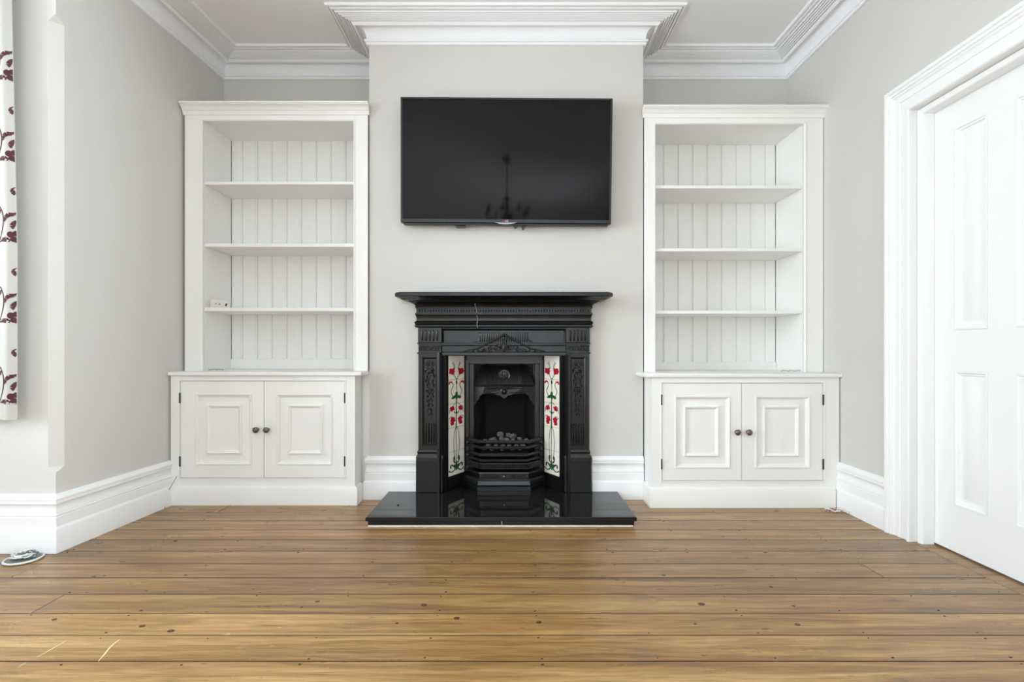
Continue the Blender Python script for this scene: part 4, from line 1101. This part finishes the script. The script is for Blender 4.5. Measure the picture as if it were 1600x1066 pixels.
# knotted cord by the right cabinet
cd = thing('cord', (PX(1304, 2.86), 2.86, 0), 'short knotted white cord with a red strand on the floor by the right cupboard', 'cord')
base = Vector((PX(1304, 2.86), 2.86, 0.004))
b = MB(); pts = []
for i in range(40):
    t = i/39; a = t*2*PI*2.3
    pts.append((base.x-0.045+0.085*t+0.016*math.cos(a), base.y+0.022*math.sin(a*0.8)-0.035*t, 0.0042+0.010*abs(math.sin(a*1.3))))
b.tube(pts, 0.0035, 6); b.build('white_strand', 'cable_white', cd, smooth=60)
b = MB(); b.tube([(base.x-0.035+0.05*t, base.y+0.012*math.sin(9*t)-0.012, 0.0042+0.012*math.sin(PI*t)) for t in [i/14 for i in range(15)]], 0.003, 6)
b.build('red_strand', 'cable_red', cd, smooth=60)
# coil of flex on the floor, far left
cl = thing('coiled_cable', (PX(37, 2.17), 2.20, 0), 'coil of pale grey flex with a round base lying by the left baseboard', 'cable')
cc = Vector((PX(37, 2.195), 2.195, 0))
MB().lathe([(0.058, 0.0005), (0.064, 0.002), (0.064, 0.006), (0.058, 0.009), (0.020, 0.0095)], (cc.x, cc.y, 0), 'z', 28).build('round_base', 'cable_grey', cl, smooth=40)
MB().tube([(cc.x+0.064*math.cos(i*PI/16), cc.y+0.064*math.sin(i*PI/16), 0.006) for i in range(33)], 0.0045, 6).build('rim', 'cable_white', cl, smooth=60)
b = MB(); pts = []
for i in range(90):
    a = i*0.42; r = 0.034+0.012*math.sin(i*0.9)
    pts.append((cc.x+r*math.cos(a), cc.y+0.8*r*math.sin(a), 0.014+0.012*(0.5+0.5*math.sin(i*0.57))+0.006*(i/90)))
b.tube(pts, 0.0038, 6); b.build('flex_coil', 'cable_white', cl, smooth=60)
b = MB(); pts = []
for i in range(50):
    a = 1+i*0.37; r = 0.030+0.016*math.sin(i*1.3)
    pts.append((cc.x+0.01+r*math.cos(a), cc.y+0.7*r*math.sin(a), 0.018+0.012*(0.5+0.5*math.sin(i*0.8))))
b.tube(pts, 0.0032, 6); b.build('grey_flex', 'cable_grey', cl, smooth=60)

# ------------------------------------------------------------------ chandelier (seen in the television glass)
QX, QY = -0.072, 0.27
b = MB().lathe([(0.30, ZC-0.0005), (0.30, ZC-0.012), (0.27, ZC-0.020), (0.24, ZC-0.012), (0.18, ZC-0.022), (0.12, ZC-0.014), (0.07, ZC-0.03), (0.0005, ZC-0.032)], (QX, QY, 0), 'z', 48)
struct(b.build('trim_4', 'plaster', smooth=30), 'round white plaster ceiling rose above the chandelier', 'ceiling rose')
chn = thing('chandelier', (QX, QY, ZC-0.75), 'dark metal chandelier with crystal drops reflected in the television', 'chandelier')
MB().lathe([(0.0005, ZC-0.085), (0.02, ZC-0.080), (0.045, ZC-0.045), (0.055, ZC-0.032)], (QX, QY, 0), 'z', 20).build('canopy', 'brass', chn, smooth=50)
MB().tube([(QX, QY, ZC-0.08), (QX, QY, ZC-0.46)], 0.009, 8).build('rod', 'brass', chn, smooth=60)
MB().lathe([(0.0005, ZC-0.75), (0.018, ZC-0.735), (0.035, ZC-0.70), (0.045, ZC-0.66), (0.020, ZC-0.62), (0.026, ZC-0.57), (0.016, ZC-0.52), (0.030, ZC-0.48), (0.050, ZC-0.462), (0.012, ZC-0.455), (0.0005, ZC-0.45)], (QX, QY, 0), 'z', 18).build('stem', 'brass', chn, smooth=50)
for i in range(8):
    a = i*PI/4+0.2; c, s = math.cos(a), math.sin(a)
    P = lambda r, z: (QX+r*c, QY+r*s, z)
    arm = MB().tube(bez(P(0.03, ZC-0.66), P(0.12, ZC-0.80), P(0.24, ZC-0.74), P(0.235, ZC-0.63), 10), 0.006, 6).build('arm', 'brass', chn, smooth=60)
    MB().lathe([(0.008, ZC-0.635), (0.034, ZC-0.622), (0.034, ZC-0.617), (0.011, ZC-0.617), (0.011, ZC-0.56), (0.0005, ZC-0.558)], (QX+0.235*c, QY+0.235*s, 0), 'z', 12).build('candle_cup', 'brass', arm, smooth=40)
    MB().lathe([(0.0005, ZC-0.70), (0.008, ZC-0.685), (0.004, ZC-0.655), (0.0005, ZC-0.625)], (QX+0.225*c, QY+0.225*s, 0), 'z', 6).build('crystal_drop', 'crystal', arm)
    MB().lathe([(0.0005, ZC-0.72), (0.009, ZC-0.70), (0.004, ZC-0.67), (0.0005, ZC-0.64)], (QX+0.13*c, QY+0.13*s, -0.05), 'z', 6).build('crystal_drop', 'crystal', arm)
